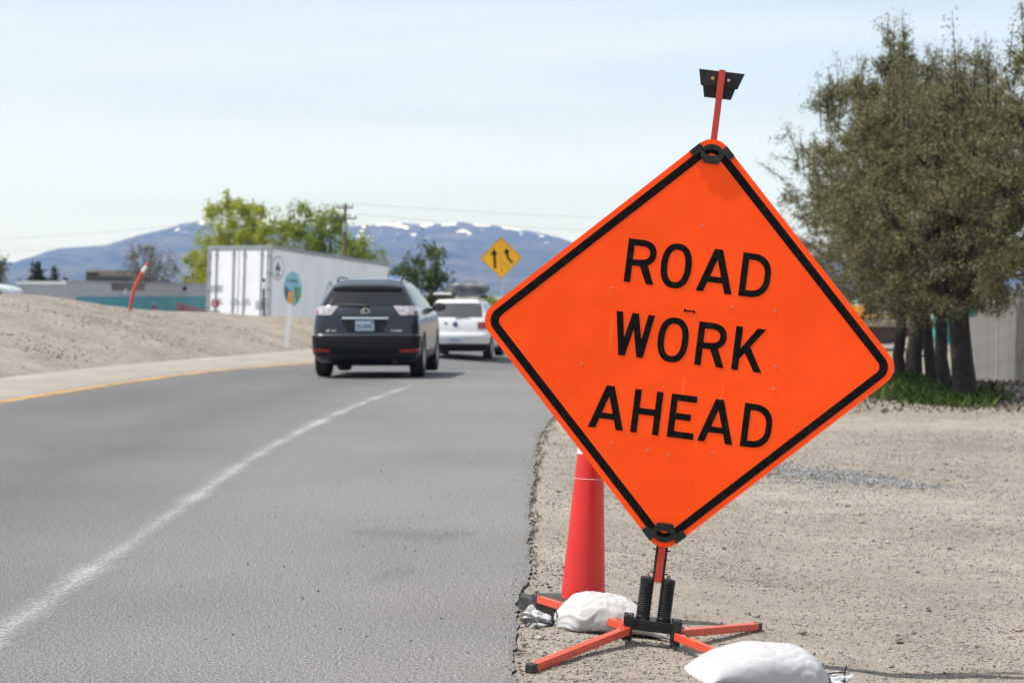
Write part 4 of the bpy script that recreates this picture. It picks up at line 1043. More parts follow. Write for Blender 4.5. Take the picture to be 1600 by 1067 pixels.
for q in (-1, 1):
    c = [(q * abs(sx(.64, .86)), .86), (B.s_y(.42, .86, q), .87), (B.s_y(.46, 1.05, q), 1.06), (q * abs(sx(.62, 1.05)), 1.06)]
    if q < 0: c = [c[1], c[0], c[3], c[2]]
    B.panel('tail_lamp', M['lens_red'], car2, c, .012, 10, 5, .02)
    for (ya, yb, yc_, yd) in ((.62, 1.30, 1.36, .80), (1.40, 2.20, 2.14, 1.44), (2.26, 3.10, 2.66, 2.20)):
        c = [(B.s_y(ya, 1.20, q), 1.20), (B.s_y(yb, 1.20, q), 1.20), (B.s_y(yc_, 1.56, q), 1.57), (B.s_y(yd, 1.56, q), 1.57)]
        if q < 0: c = [c[1], c[0], c[3], c[2]]
        B.panel('side_window', M['car_glass'], car2, c, .006, 8, 6)
    for yy_ in (.95, 3.80): make_wheel(car2, q * .83, yy_, .37, .25)
    g = G(); g.M = Matrix.Translation((q * 1.04, 3.0, 1.18)) @ Matrix.Diagonal((1.2, 1, .85, 1)); g.lathe([(.02, -.075), (.08, -.065), (.10, -.02), (.08, .06), (.01, .085)], 16, 'Y'); g.M = Matrix.Identity(4); g.tube([(q * .88, 3.05, 1.12), (q * .98, 3.02, 1.14)], .03, 8); g.build('side_mirror', M['white_paint_car'], car2, smooth=True)
    g = G(); g.tube([(q * .60, .66, 1.66), (q * .615, .75, 1.735), (q * .62, 1.5, 1.765), (q * .61, 2.25, 1.735), (q * .60, 2.4, 1.65)], .018, 8); g.build('roof_rail', M['trim_black'], car2, smooth=True)
g = G()
for yy_ in (1.0, 1.9): g.beam((-.72, yy_, 1.80), (.72, yy_, 1.80), .07, .04); g.box((-.63, yy_, 1.775), (.06, .08, .05)); g.box((.66, yy_, 1.775), (.1, .1, .07))
g.build('rack_bar', M['trim_black'], car2, bevel=.01)
g = G(); g.prism([(-.74, 1.835), (-.20, 1.835), (-.22, 1.885), (-.55, 1.905), (-.74, 1.88)][::-1], (), .80, 2.0); g.build('rack_tray', M['white_paint_car'], car2, bevel=.02)
tl = lambda z: float(B.pt(0, z).y)
g = G(); g.box((0, -.036, .565), (.33, .014, .165)); pl = g.build('number_plate', M['plate'], car2, bevel=.003)
for x_ in (-.11, -.07, -.02, .02, .06, .10): g = G(); g.box((x_, -.0445, .565), (.022, .002, .055)); g.build('plate_character', M['plate_ink'], pl)
g = G(); g.lathe([(.075, -.012), (.07, -.02), (.01, -.022)], 24, 'Y', (.0, tl(.99), 1.0)); g.build('emblem', M['plate_ink'], car2, smooth=True, angle=40)
g = G(); g.lathe([(.05, -.012), (.04, -.016)], 18, 'Y', (-.27, tl(1.02) + .01, 1.03)); g.build('lettering', M['alloy'], car2)
g = G(); g.tube([(.0, tl(1.2) - .03, 1.195), (.38, tl(1.215) - .01, 1.215)], [.016, .009], 6); g.build('wiper', M['trim_black'], car2)
# roof bag on the rack
def lump(name, sx_, sy_, sz_, seed, m, parent=None):
    u = np.linspace(0, np.pi, 26)[:, None]; v = np.linspace(0, 2 * np.pi, 40, endpoint=False)[None, :]
    cx = np.cos(u) + 0 * v; sy = np.sin(u) * np.cos(v); sz = np.sin(u) * np.sin(v)
    f_ = lambda a, e: np.sign(a) * np.abs(a) ** e
    P_ = np.stack([f_(cx, .7) * sx_, f_(sy, .6) * sy_, f_(sz, .7) * sz_], -1)
    k_ = 1 + .22 * fbm(*np.broadcast_arrays(u * 2.2 + seed, v * 1.3 + seed), 3)[..., None]
    P_ = P_ * k_; P_[..., 2] = np.maximum(P_[..., 2], -sz_ * .8)
    return link(name, grid_mesh(name, P_, wrap=True), m, parent, smooth=True)
M['bag_grey'] = mat('grey_roof_bag', (0.075, 0.078, 0.085), 0.38, var=0.5, scale=2.4, bump=0.03, bscale=5, dirt=((0.30, 0.30, 0.31), 0.6, 1.5))
rbl = car2.matrix_basis @ Vector((.20, 1.45, 2.005))
rb = empty('roof_bag', rbl, R(-6), label='lumpy grey and black cargo bag strapped on the white SUV roof', cat='cargo bag')
lump('cover', .58, .62, .205, 3.0, M['bag_grey'], rb)
for yy_ in (-.3, .25):
    g = G(); g.tube([(.60 * math.cos(a) * .98, yy_, .20 * math.sin(a) * 1.03) for a in np.linspace(0, math.pi, 14)], .012, 6); g.build('strap', M['trim_black'], rb)

# ---- silver car parked behind the bank, only its nose in the picture
lc = at(34, 470, 97.0)
car3 = empty('car', (lc.x - 4.45, 97.4, 0.99), R(-90 - 6), label='silver car behind the dirt bank, cut off by the picture edge', cat='car')
B = Body([(.18, .3, 4.2, .76, .12, .2, .05, .15), (.30, .08, 4.40, .84, .16, .3, .06, .2), (.45, .0, 4.48, .87, .2, .36, .08, .24), (.62, .0, 4.46, .88, .2, .4, .08, .26), (.72, .02, 4.36, .88, .2, .42, .08, .26), (.80, .04, 4.15, .875, .2, .42, .08, .24), (.88, .06, 3.75, .865, .2, .4, .08, .2), (.95, .12, 3.25, .84, .2, .3, .08, .12), (1.05, .35, 2.95, .78, .2, .26, .08, .1), (1.25, .75, 2.55, .68, .18, .22, .08, .1), (1.38, 1.0, 2.2, .58, .16, .2, .07, .08), (1.43, 1.2, 1.9, .42, .14, .14, .05, .05), (1.445, 1.4, 1.7, .2, .05, .05, .02, .02)], 4.48)
g = G(); g.add(*B.shell(list(np.linspace(.18, 1.445, 34)))); body = g.build('body', M['silver_paint'], car3)
cut_arches(body, [(.85, .31), (3.55, .31)], .345, .88)
for q in (-1, 1):
    for yy_ in (.85, 3.55): make_wheel(car3, q * .76, yy_, .31, .2)
    for (ya, yb, yc_, yd) in ((.75, 1.55, 1.5, 1.05), (1.62, 2.85, 2.30, 1.58)):
        c = [(B.s_y(ya, .98, q), .98), (B.s_y(yb, .98, q), .98), (B.s_y(yc_, 1.30, q), 1.31), (B.s_y(yd, 1.30, q), 1.31)]
        if q < 0: c = [c[1], c[0], c[3], c[2]]
        B.panel('side_window', M['car_glass'], car3, c, .006, 8, 5)
    g = G(); g.lathe([(.10, 0), (.09, .03), (.01, .05)], 16, 'Y', (q * .60, 4.22, .66)); g.build('headlight', M['lens_clear'], car3, smooth=True)
    g = G(); g.M = Matrix.Translation((q * .95, 2.75, 1.02)) @ Matrix.Diagonal((1.1, .9, .8, 1)); g.lathe([(.02, -.07), (.08, -.05), (.08, .04), (.01, .08)], 14, 'Y'); g.M = Matrix.Identity(4); g.tube([(q * .80, 2.78, .97), (q * .9, 2.76, .99)], .025, 8); g.build('side_mirror', M['silver_paint'], car3, smooth=True)
vs_, fs_ = [], []
for j in range(6):
    z = .97 + .36 * j / 5; hh, dd = B._poly(z)
    for i in range(11):
        u = i / 10 * 2 - 1; k_ = abs(u) * .60 * (1 - .2 * j / 5); yy_ = float(np.interp(k_, hh[::-1, 0][:12], hh[::-1, 1][:12])); vs_.append((math.copysign(k_, u) if u else 0, yy_ + .01, z + .006))
for j in range(5):
    for i in range(10): fs_.append((j * 11 + i, (j + 1) * 11 + i, (j + 1) * 11 + i + 1, j * 11 + i + 1))
g = G(); g.add(vs_, fs_); g.build('windshield', M['car_glass'], car3, smooth=True, fix=False)

# ------------------------------------------------------------------ white box trailer with its blue tractor, parked behind the bank
M['trailer_white'] = mat('trailer_white', (0.80, 0.82, 0.84), 0.42, var=0.03, scale=1.2, dirt=((0.66, 0.65, 0.63), 0.5, 0.7))
M['trailer_frame'] = mat('trailer_frame_grey', (0.30, 0.315, 0.33), 0.45, 0.3, var=0.1, scale=3)
M['rod'] = mat('lock_rod_grey', (0.36, 0.37, 0.38), 0.4, 0.5)
M['pale_grey'] = mat('pale_grey_print', (0.38, 0.40, 0.41), 0.6)
M['dark_print'] = mat('dark_print', (0.10, 0.11, 0.12), 0.6)
M['red_print'] = mat('red_print', (0.45, 0.06, 0.08), 0.5)
M['blue_cab'] = mat('blue_cab_paint', (0.045, 0.24, 0.55), 0.3, var=0.08, coat=0.8)
M['sky_print'] = mat('sky_blue_print', (0.22, 0.50, 0.62), 0.5, var=0.08)
M['green_print'] = mat('green_print', (0.06, 0.27, 0.10), 0.5, var=0.3, scale=4)
M['river_print'] = mat('river_print', (0.25, 0.47, 0.60), 0.5)
tr_w, tr_l, tr_beta = 2.58, 8.4, 25.0
c0 = at(419.5, 383, 70.0)                                      # top rear corner nearest the road
top_z = c0.z
tr = empty('box_trailer', (c0.x, 70.0, -1.05), rot=(R(-3.4), 0, R(-tr_beta)), label='white box trailer with round decals, parked behind the dirt bank', cat='trailer')
h0, h1 = 1.25, top_z + 1.05                                   # floor and roof heights; local origin: near rear corner, x to the left is -, y forward
def tb(name, m, c, d, parent=None, bevel=0.0):
    g = G(); g.box(c, d); return g.build(name, m, parent or tr, bevel=bevel)
box = tb('cargo_box', M['trailer_white'], (-tr_w / 2, tr_l / 2, (h0 + h1) / 2), (tr_w, tr_l, h1 - h0))
for i in range(1, 14):
    tb('side_panel_seam', M['trailer_white'], (.004, i * tr_l / 14, (h0 + h1) / 2), (.010, .018, h1 - h0 - .3), box)
tb('top_rail', M['trailer_frame'], (.008, tr_l / 2, h1 - .06), (.03, tr_l + .02, .13))
tb('bottom_rail', M['trailer_frame'], (.008, tr_l / 2, h0 + .07), (.03, tr_l + .02, .16))
for x_ in (-.04, -tr_w + .04): tb('rear_post', M['trailer_frame'], (x_, -.012, (h0 + h1) / 2), (.10, .05, h1 - h0))
tb('rear_header', M['trailer_frame'], (-tr_w / 2, -.012, h1 - .08), (tr_w, .052, .18)); tb('rear_sill', M['trailer_frame'], (-tr_w / 2, -.012, h0 + .08), (tr_w, .052, .18))
for k_ in (0, 1):
    dr = tb('rear_door', M['trailer_white'], (-tr_w * (.28 + .44 * k_) - .0, -.03, (h0 + h1) / 2), (tr_w * .425, .03, h1 - h0 - .38), bevel=.01)
    for q in (-1, 1):
        xx_ = -tr_w * (.28 + .44 * k_) + q * tr_w * .135
        g = G(); g.tube([(xx_, -.075, h0 + .12), (xx_, -.075, h1 - .1)], .022, 8); rod = g.build('lock_rod', M['rod'], dr)
        g = G()
        for zz_ in (h0 + .25, h0 + .9, h1 - .3): g.box((xx_, -.06, zz_), (.12, .05, .07))
        g.box((xx_ + .10, -.085, h0 + 1.05), (.28, .03, .05)); g.build('rod_bracket', M['rod'], rod)
    for zz_ in np.linspace(h0 + .3, h1 - .35, 5): tb('hinge', M['trailer_frame'], (-.06 if k_ == 0 else -tr_w + .06, -.045, zz_), (.16, .03, .10), dr)
# prints on the rear doors
pr = tb('notice_print', M['pale_grey'], (-tr_w + .40, -.0475, h0 + 1.42), (.50, .004, .24))
g = G(); g.lathe([(.17, -.0475), (.17, -.050)], 28, 'Y', (-tr_w + .37, 0, h0 + .92)); g.build('red_emblem', M['red_print'], tr)
g = G(); g.lathe([(.075, -.0475), (.075, -.052)], 20, 'Y', (-tr_w + .37, 0, h0 + .92)); g.build('emblem_core', M['pale_grey'], tr)
for k_ in range(5): tb('print_character', M['dark_print'], (-tr_w + .21 + .08 * k_, -.0475, h0 + .62), (.05, .004, .12))
tb('notice_print', M['pale_grey'], (-.42, -.0475, h0 + .85), (.32, .004, .30))
# decals on the side: (circle outlines flattened onto the wall x = 0)
def decal(name, m, pts, lift, parent=None):
    g = G(); n = len(pts); tri = tessellate_polygon([[Vector((p[0], p[1], 0)) for p in pts]])
    vs = [(lift, p[0], p[1]) for p in pts] + [(lift - .004, p[0], p[1]) for p in pts]
    fs = [tuple(t) for t in tri] + [tuple(n + i for i in t) for t in tri] + [(i, (i + 1) % n, n + (i + 1) % n, n + i) for i in range(n)]
    g.add(vs, fs); return g.build(name, m, parent or tr)
zc_ = top_z + 1.05 - .95 
dc = (.40, h1 - .76)
cir = lambda c, r_, n=36: [(c[0] + r_ * math.cos(2 * math.pi * i / n), c[1] + r_ * math.sin(2 * math.pi * i / n)) for i in range(n)]
e1 = decal('grey_emblem', M['pale_grey'], cir(dc, .42), .006); decal('emblem_field', M['trailer_white'], cir(dc, .36), .0085, e1)
decal('emblem_figure', M['dark_print'], [(dc[0] - .2, dc[1] - .08), (dc[0], dc[1] + .26), (dc[0] + .2, dc[1] - .08)], .011, e1)
decal('emblem_figure', M['pale_grey'], [(dc[0] - .18, dc[1] - .30), (dc[0] + .18, dc[1] - .30), (dc[0] + .12, dc[1] - .12), (dc[0] - .12, dc[1] - .12)], .011, e1)
def clip_circle(c, r_, low, high, n=30):
    """part of a disc between two curves (functions of the relative x)"""
    up, dn = [], []
    for i in range(n + 1):
        x_ = -r_ + 2 * r_ * i / n; w = math.sqrt(max(r_ * r_ - x_ * x_, 0)); lo = max(-w, low(x_)); hi = min(w, high(x_))
        if hi > lo + 1e-4: up.append((c[0] + x_, c[1] + hi)); dn.append((c[0] + x_, c[1] + lo))
    return up + dn[::-1]
dc = (1.42, h1 - 1.40); rr_ = .60
d1 = decal('landscape_decal', M['sky_print'], cir(dc, rr_, 48), .006)
decal('green_hill', M['green_print'], clip_circle(dc, rr_ * .97, lambda x: -9, lambda x: -.02 + .30 * max(0, x) + .04 * math.sin(9 * x) - .35 * max(0, .15 - abs(x - .0))), .0085, d1)
decal('dark_hill', M['dark_print'], clip_circle(dc, rr_ * .965, lambda x: -.28 - .3 * (x + .4), lambda x: .05 - .55 * max(0, x + .45) if x < .1 else -9), .011, d1)
decal('river', M['river_print'], [(dc[0] - .05, dc[1] - .05), (dc[0] + .04, dc[1] - .05), (dc[0] + .22, dc[1] - .40), (dc[0] + .26, dc[1] - .52), (dc[0] + .02, dc[1] - .58), (dc[0] + .06, dc[1] - .40)], .0135, d1)
for k_ in range(7): decal('print_character', M['dark_print'], [(dc[0] - .36 + .10 * k_, dc[1] + .22), (dc[0] - .30 + .10 * k_, dc[1] + .22), (dc[0] - .30 + .10 * k_, dc[1] + .33), (dc[0] - .36 + .10 * k_, dc[1] + .33)], .0085, d1)
for pts in ([(3.3, h0 + .9), (3.9, h0 + 1.9), (4.0, h0 + 1.9), (3.42, h0 + .9)], [(3.93, h0 + 1.9), (4.6, h0 + 1.2), (4.7, h0 + 1.26), (4.0, h0 + 1.98)]): decal('mountain_print', M['pale_grey'], pts, .006)
g = G()
for y_ in (.95, 2.15):
    for x_ in (-.32, -tr_w + .32): make_wheel(tr, x_, y_, .50, .30) if False else None
for y_ in (.95, 2.15):
    for x_ in (-.28, -tr_w + .28):
        e = empty('wheel', (x_, y_, .52)); e.parent = tr
        g = G(); g.lathe([(.30, -.14), (.46, -.14), (.50, -.09), (.50, .09), (.46, .14), (.30, .14)], 24, 'X'); g.build('tyre', M['tyre'], e)
        g = G(); g.lathe([(.30, -.10), (.30, .10)], 20, 'X'); g.build('rim', M['trailer_frame'], e)
tb('chassis', M['under'], (-tr_w / 2, tr_l / 2, h0 - .20), (1.1, tr_l - .3, .30))
tb('landing_gear', M['rod'], (-.5, tr_l - 2.0, .62), (.12, .12, 1.1)); tb('landing_gear', M['rod'], (-tr_w + .5, tr_l - 2.0, .62), (.12, .12, 1.1))
# tractor ahead of it: only the blue roof fairing clears the dark SUV
cab = empty('tractor_truck', (c0.x, 70.0, -1.05), rot=(0, 0, R(-tr_beta)), label='blue truck cab just past the trailer front, mostly hidden by the dark SUV', cat='truck')
def cbx(name, m, c, d, bevel=.05): g = G(); g.box(c, d); return g.build(name, m, cab, bevel=bevel)
cbx('cab', M['blue_cab'], (-tr_w / 2, tr_l + 2.1, 1.75), (2.3, 2.0, 1.9)); cbx('hood', M['blue_cab'], (-tr_w / 2, tr_l + 3.9, 1.2), (1.9, 1.7, 1.1))
g = G(); g.prism([(0, 2.70), (1.5, 2.70), (1.25, 3.0), (.5, 3.42), (0, 3.46)], (), -1.05, 1.05); g.M = Matrix.Identity(4)
o = g.build('roof_fairing', M['blue_cab'], cab, bevel=.06); o.rotation_euler = (0, 0, R(90)); o.location = (-tr_w / 2, tr_l + 1.15, -.28)
cbx('windshield', M['car_glass'], (-tr_w / 2, tr_l + 3.11, 2.25), (2.0, .03, .7), 0); cbx('chassis', M['under'], (-tr_w / 2, tr_l + 2.2, .62), (1.0, 6, .3), 0)
for y_ in (.4, 3.9):
    for x_ in (-.3, -tr_w + .3):
        e = empty('wheel', (x_, tr_l + y_, .52)); e.parent = cab
        g = G(); g.lathe([(.30, -.14), (.46, -.14), (.50, -.09), (.50, .09), (.46, .14), (.30, .14)], 24, 'X'); g.build('tyre', M['tyre'], e)
        g = G(); g.lathe([(.30, -.10), (.30, .10)], 20, 'X'); g.build('rim', M['alloy'], e)

# ------------------------------------------------------------------ low grey building with a teal mural
M['wall_grey'] = mat('grey_block_wall', (0.42, 0.425, 0.46), 0.8, var=0.06, scale=0.6, bump=0.01, bscale=4)
M['teal'] = mat('teal_mural', (0.075, 0.30, 0.37), 0.7, var=0.14, scale=0.5)
M['mural_pink'] = mat('pink_mural', (0.42, 0.16, 0.20), 0.7, var=0.25, scale=1.2)
M['mural_blue'] = mat('pale_blue_mural', (0.22, 0.34, 0.52), 0.7, var=0.2, scale=1.2)
M['fascia'] = mat('white_fascia', (0.88, 0.88, 0.86), 0.6)
M['dark_wood'] = mat('dark_brown_wood', (0.035, 0.030, 0.028), 0.7, var=0.2)
M['dark_glass'] = mat('dark_window', (0.02, 0.022, 0.025), 0.2)
A_ = at(103, 440, 100.0); Bp = at(352, 446, 128.0); Cp = at(26, 443.5, 99.3)
roof_z = A_.z; gz0 = -1.05
bl = empty('building', (A_.x, A_.y, gz0), label='long low grey building with a teal painted band behind the dirt bank', cat='building')
def wall_seg(name, m, p, q, z0, z1, t=.25, out=0.0, parent=None):
    """upright slab between two plan points (thickness to the back), pushed out towards the road"""
    p, q = Vector((p.x - A_.x, p.y - A_.y, 0)), Vector((q.x - A_.x, q.y - A_.y, 0)); d = (q - p).normalized(); n_ = Vector((d.y, -d.x, 0))
    g = G(); vs = [a + n_ * o_ + Vector((0, 0, z)) for z in (z0, z1) for a, o_ in ((p, out), (q, out), (q, out - t), (p, out - t))]
    g.add(vs, [(0, 1, 2, 3)[::-1], (4, 5, 6, 7), (0, 1, 5, 4), (1, 2, 6, 5), (2, 3, 7, 6), (3, 0, 4, 7)]); return g.build(name, m, parent or bl)
hh = roof_z - gz0
wall_seg('wall', M['wall_grey'], A_, Bp, 0, hh); wall_seg('wall', M['wall_grey'], Cp, A_, 0, hh - .02)
wall_seg('roof_fascia', M['fascia'], Cp, A_, hh - .14, hh + .02, .3, .06)
wall_seg('parapet_cap', M['wall_grey'], A_, Bp, hh + .001, hh + .05, .35, .05)
lerp = lambda t: A_.lerp(Bp, t)
mz = at(130, 463.5, 103).z - gz0
tealp = wall_seg('mural_band', M['teal'], lerp(.05), Bp, .05, mz, .1, .04)
# pink and blue painted figures along the band
for t0, t1, z0, z1, m_ in ((.63, .685, .2, .84, 'mural_pink'), (.69, .74, .2, .70, 'mural_pink'), (.745, .785, .2, .58, 'mural_pink'), (.665, .70, .15, .66, 'mural_pink'), (.80, .835, .15, .50, 'mural_pink'), (.85, .90, .2, .74, 'mural_pink'), (.47, .50, .5, .98, 'mural_blue'), (.475, .505, .3, .72, 'mural_pink')):
    p, q = lerp(t0), lerp(t1); mid = lerp((t0 + t1) / 2)
    a = Vector((p.x - A_.x, p.y - A_.y, 0)); b = Vector((q.x - A_.x, q.y - A_.y, 0)); d = (b - a).normalized(); n_ = Vector((d.y, -d.x, 0)); L_ = (b - a).length
    g = G(); pts = [(u_, z_ + 1.22) for u_, z_ in ((0, z0), (0, z1 * .93), (L_ * .2, z1), (L_ * .5, z1 * .90), (L_ * .7, z1 * .97), (L_, z1 * .8), (L_, z0))]
    vs = [a + d * u + n_ * .048 + Vector((0, 0, z)) for u, z in pts]; g.add(vs, [tuple(range(len(vs)))[::-1]]); g.build('mural_figure', M[m_], tealp, fix=False)
p0, p1 = lerp(.20), lerp(.40)
wall_seg('window_band', M['dark_glass'], lerp(.24), lerp(.43), hh - .40, hh - .10, .05, .03); wall_seg('window_frame', M['dark_wood'], lerp(.235), lerp(.435), hh - .10, hh - .05, .1, .06)
wall_seg('roof_screen', M['dark_wood'], lerp(.27), lerp(.52), hh + .08, hh + .38, .2, -1.5); wall_seg('roof_unit', M['dark_wood'], lerp(.30), lerp(.335), hh + .37, hh + .55, .4, -1.6)
for t_ in (.28, .40, .51): wall_seg('screen_post', M['dark_wood'], lerp(t_), lerp(t_ + .008), hh - .02, hh + .12, .1, -1.52)
dk = lerp(.315); g = G(); g.lathe([(.01, 0), (.14, -.03), (.18, -.08)], 18, 'Y', (dk.x - A_.x - .05, dk.y - A_.y - .12, hh - .46)); g.build('wall_lamp', M['fascia'], bl)
dk = lerp(.69); g = G(); g.box((dk.x - A_.x + .08, dk.y - A_.y - .12, hh - .28), (.22, .2, .2)); g.build('wall_lamp', M['dark_wood'], bl)
# flat roof
g = G(); vs = [Vector((p.x - A_.x, p.y - A_.y, hh - .06)) for p in (A_, Bp, Bp + Vector((-9, 12, 0)), Cp + Vector((-2, 14, 0)), Cp)]; g.add(vs, [(0, 1, 2, 3, 4)]); g.build('roof', M['wall_grey'], bl)
wall_seg('wall', M['wall_grey'], Cp + Vector((-2, 14, 0)), Cp, 0, hh - .03)
# beige block further back
bb = at(150, 437, 150.0)
bg = empty('building', (bb.x, 150.0, -1.05), R(-10), label='small beige flat-roofed building peeking over the grey building', cat='building')
M['beige'] = mat('beige_stucco', (0.36, 0.31, 0.28), 0.85, var=0.06, scale=1)
zt_ = at(150, 424, 150).z + 1.05
g = G(); g.box((0, 4, zt_ / 2), (2.3, 6, zt_)); g.build('wall', M['beige'], bg)
g = G(); g.box((0, 4, zt_ + .04), (2.5, 6.2, .10)); g.build('parapet', M['beige'], bg)

# ------------------------------------------------------------------ posts, poles and signs
M['post_white'] = mat('white_post', (0.84, 0.84, 0.84), 0.5, var=0.05, dirt=((0.5, 0.46, 0.4), 0.5, 6))
M['amber'] = mat('amber_reflector', (0.85, 0.30, 0.02), 0.3, var=0.08)
p0 = on_berm(447, 543) or at(447, 543, 55); p0 = Vector(p0)
top = at(454.5, 456, p0.y); hgt = top.z - p0.z
dp = empty('delineator_post', (p0.x, p0.y, p0.z - .05), rot=(0, math.atan2(top.x - p0.x, hgt), 0), label='white delineator post with an orange reflector, standing at the foot of the bank', cat='marker post')
g = G(); g.prism([(-.065, -.012), (.065, -.012), (.05, .012), (-.05, .012)], (), 0, hgt + .05, 'XY'); g.build('post', M['post_white'], dp, bevel=.006)
g = G(); g.box((0, -.016, hgt - .10), (.115, .008, .30)); g.build('reflector', M['amber'], dp, bevel=.004)
p0 = Vector(on_berm(203, 486) or at(203, 486, 57)); Yd = p0.y
dl = empty('delineator_post', p0 - Vector((0, 0, .05)), label='bent red-orange flexible post leaning on top of the dirt bank', cat='marker post')
pts = [at(a, b, Yd) - p0 for a, b in ((203, 488), (205, 471), (209, 455), (215, 440), (222, 426), (228, 417), (232, 411))]
M['post_red'] = mat('red_orange_post', (0.55, 0.065, 0.04), 0.45, var=0.1)
g = G(); g.tube([p + Vector((0, 0, .05)) for p in pts], [.042, .045, .048, .048, .046, .042, .040], 10); g.build('post', M['post_red'], dl, smooth=True, angle=50)
g = G(); k5 = pts[4].lerp(pts[5], .1) + Vector((0, 0, .05)); k6 = pts[5].lerp(pts[6], .15) + Vector((0, 0, .05)); g.tube([k5, k5.lerp(k6, .5), k6], .0485, 10, cap=False); g.build('reflective_band', M['white_band'], dl, smooth=True)
p0 = Vector(on_berm(412.5, 494) or at(412.5, 494, 64)); s66 = F / p0.y
mp_ = empty('marker_post', p0 - Vector((0, 0, .1)), label='thin black post with a pale top in front of the white trailer', cat='marker post')
g = G(); g.tube([(0, 0, 0), (0, 0, .1 + 43 / s66)], .035, 10); g.build('pole', M['trim_black'], mp_)
g = G(); g.tube([(0, 0, .1 + 43 / s66), (0, 0, .1 + 54 / s66)], .045, 10); g.build('sleeve', M['post_white'], mp_)
g = G(); g.tube([(0, 0, .1 + 54 / s66), (0, 0, .1 + 59 / s66)], [.055, .04], 10); g.build('cap', M['trim_black'], mp_)

# yellow merge sign
M['yellow_sign'] = mat('yellow_sheeting', (0.86, 0.42, 0.004), 0.45, var=0.05, scale=2)
M['yellow_rim'] = mat('sign_rim_brown', (0.40, 0.20, 0.01), 0.5)
ms = at(787.5, 403, 63.0)
mzg = float(land_z(ms.x, 63.0))
mg = empty('merge_sign', (ms.x, 63.0, mzg - .02), rot=(0, R(-1.6), R(-2)), label='yellow diamond merge sign with two black arrows on a thin post', cat='road sign')
zc_ = ms.z - mzg + .02
g = G(); g.prism(rounded_square(.462, .035, zc_), (), -.004, .004); g.build('panel', M['yellow_sign'], mg)
g = G(); g.prism(rounded_square(.462 - .012, .03, zc_), [rounded_square(.462 - .034, .02, zc_)], -.0075, -.0045); g.build('border', M['yellow_rim'], mg)
u = 1.29 / 740                                                # zoom pixels of the photograph to metres
def mk(name, pts, m): 
    g = G(); pts = [((x - 502) * u, zc_ - (y - 510) * u) for x, y in pts]
    ar = sum(pts[i][0] * pts[(i + 1) % len(pts)][1] - pts[(i + 1) % len(pts)][0] * pts[i][1] for i in range(len(pts)))
    g.prism(pts if ar > 0 else pts[::-1], (), -.0085, -.0045); return g.build(name, m, mg)
mk('straight_arrow', [(378, 342), (448, 455), (405, 445), (412, 690), (368, 690), (362, 448), (312, 462)], M['sign_black'])
mk('merging_arrow', [(600, 335), (660, 425), (626, 428), (630, 475), (648, 520), (712, 590), (685, 615), (618, 545), (596, 485), (586, 428), (540, 430)], M['sign_black'])
for y0, y1 in ((170, 200), (235, 265), (300, 330), (390, 420), (470, 500), (530, 640), (665, 775)): mk('lane_dash', [(493, y0), (507, y0), (510, y1), (496, y1)], M['yellow_rim'])
mk('lane_dash', [(525, 605), (535, 597), (632, 680), (622, 690)], M['yellow_rim'])
g = G(); g.box((0, .030, zc_ / 2 + .2), (.052, .045, zc_ + .4)); g.build('post', M['steel'], mg)

# utility pole with crossarms, and its wires
M['pole_wood'] = mat('weathered_pole', (0.13, 0.095, 0.07), 0.85, var=0.2, scale=3)
M['wire'] = mat('grey_wire', (0.30, 0.30, 0.31), 0.6)
Yp = 107.0; pt_ = at(539.5, 318, Yp); pb = at(537, 462, Yp)
up = empty('utility_pole', (pb.x, Yp, -1.06), label='brown wooden utility pole with crossarms behind the green trees', cat='utility pole')
tx = pt_.x - pb.x; hz = pt_.z + 1.06
g = G(); g.tube([(0, 0, 0), (tx * .6, 0, hz * .6), (tx, 0, hz)], [.13, .10, .07], 10); g.build('pole', M['pole_wood'], up, smooth=True, angle=50)
ys_ = lambda y: at(539, y, Yp).z + 1.06
arms = []
for y_, hw in ((325, .42), (342, .60)):
    g = G(); g.box((tx * .95, -.12, ys_(y_)), (2 * hw, .08, .085)); arm = g.build('crossarm', M['pole_wood'], up)
    for q in (-1, -.45, .45, 1):
        g = G(); g.lathe([(.03, 0), (.06, .05), (.04, .10), (.05, .14), (.01, .17)], 10, c=(tx * .95 + q * hw * .93, -.12, ys_(y_) + .06)); g.build('insulator', M['pale_grey'], arm, smooth=True)
    arms.append((tx * .95, hw, ys_(y_) + .23))
g = G(); g.lathe([(.13, 0), (.13, .45)], 16, c=(tx * .9 + .02, -.34, ys_(352) - .35)); g.box((tx * .9, -.16, ys_(352)), (.1, .2, .3)); g.build('transformer', M['trailer_frame'], up)
def wire(a, b, sag, label):
    o = empty('power_line', (a.x, a.y, a.z), label=label, cat='cable', group='power lines')
    pts = [(a.lerp(b, i / 30) - Vector((0, 0, sag * 4 * (i / 30) * (1 - i / 30)))) - a for i in range(31)]
    g = G(); g.tube(pts, .008, 5); g.build('strand', M['wire'], o)
P0 = Vector((up.location.x, Yp - .12, -1.06))
wire(P0 + Vector((arms[0][0] - .5, 0, arms[0][2])), at(-320, 366, 140), 1.0, 'upper power line running from the wooden pole over the grey building')
wire(P0 + Vector((arms[1][0] - .68, 0, arms[1][2])), at(-320, 378, 140), 1.2, 'lower power line running from the wooden pole over the grey building')
wire(P0 + Vector((arms[0][0] + .5, 0, arms[0][2])), at(1500, 318, 200), 1.2, 'upper power line running from the wooden pole towards the merge sign')
wire(P0 + Vector((arms[1][0] + .68, 0, arms[1][2])), at(1500, 334, 200), 1.4, 'lower power line running from the wooden pole towards the merge sign')

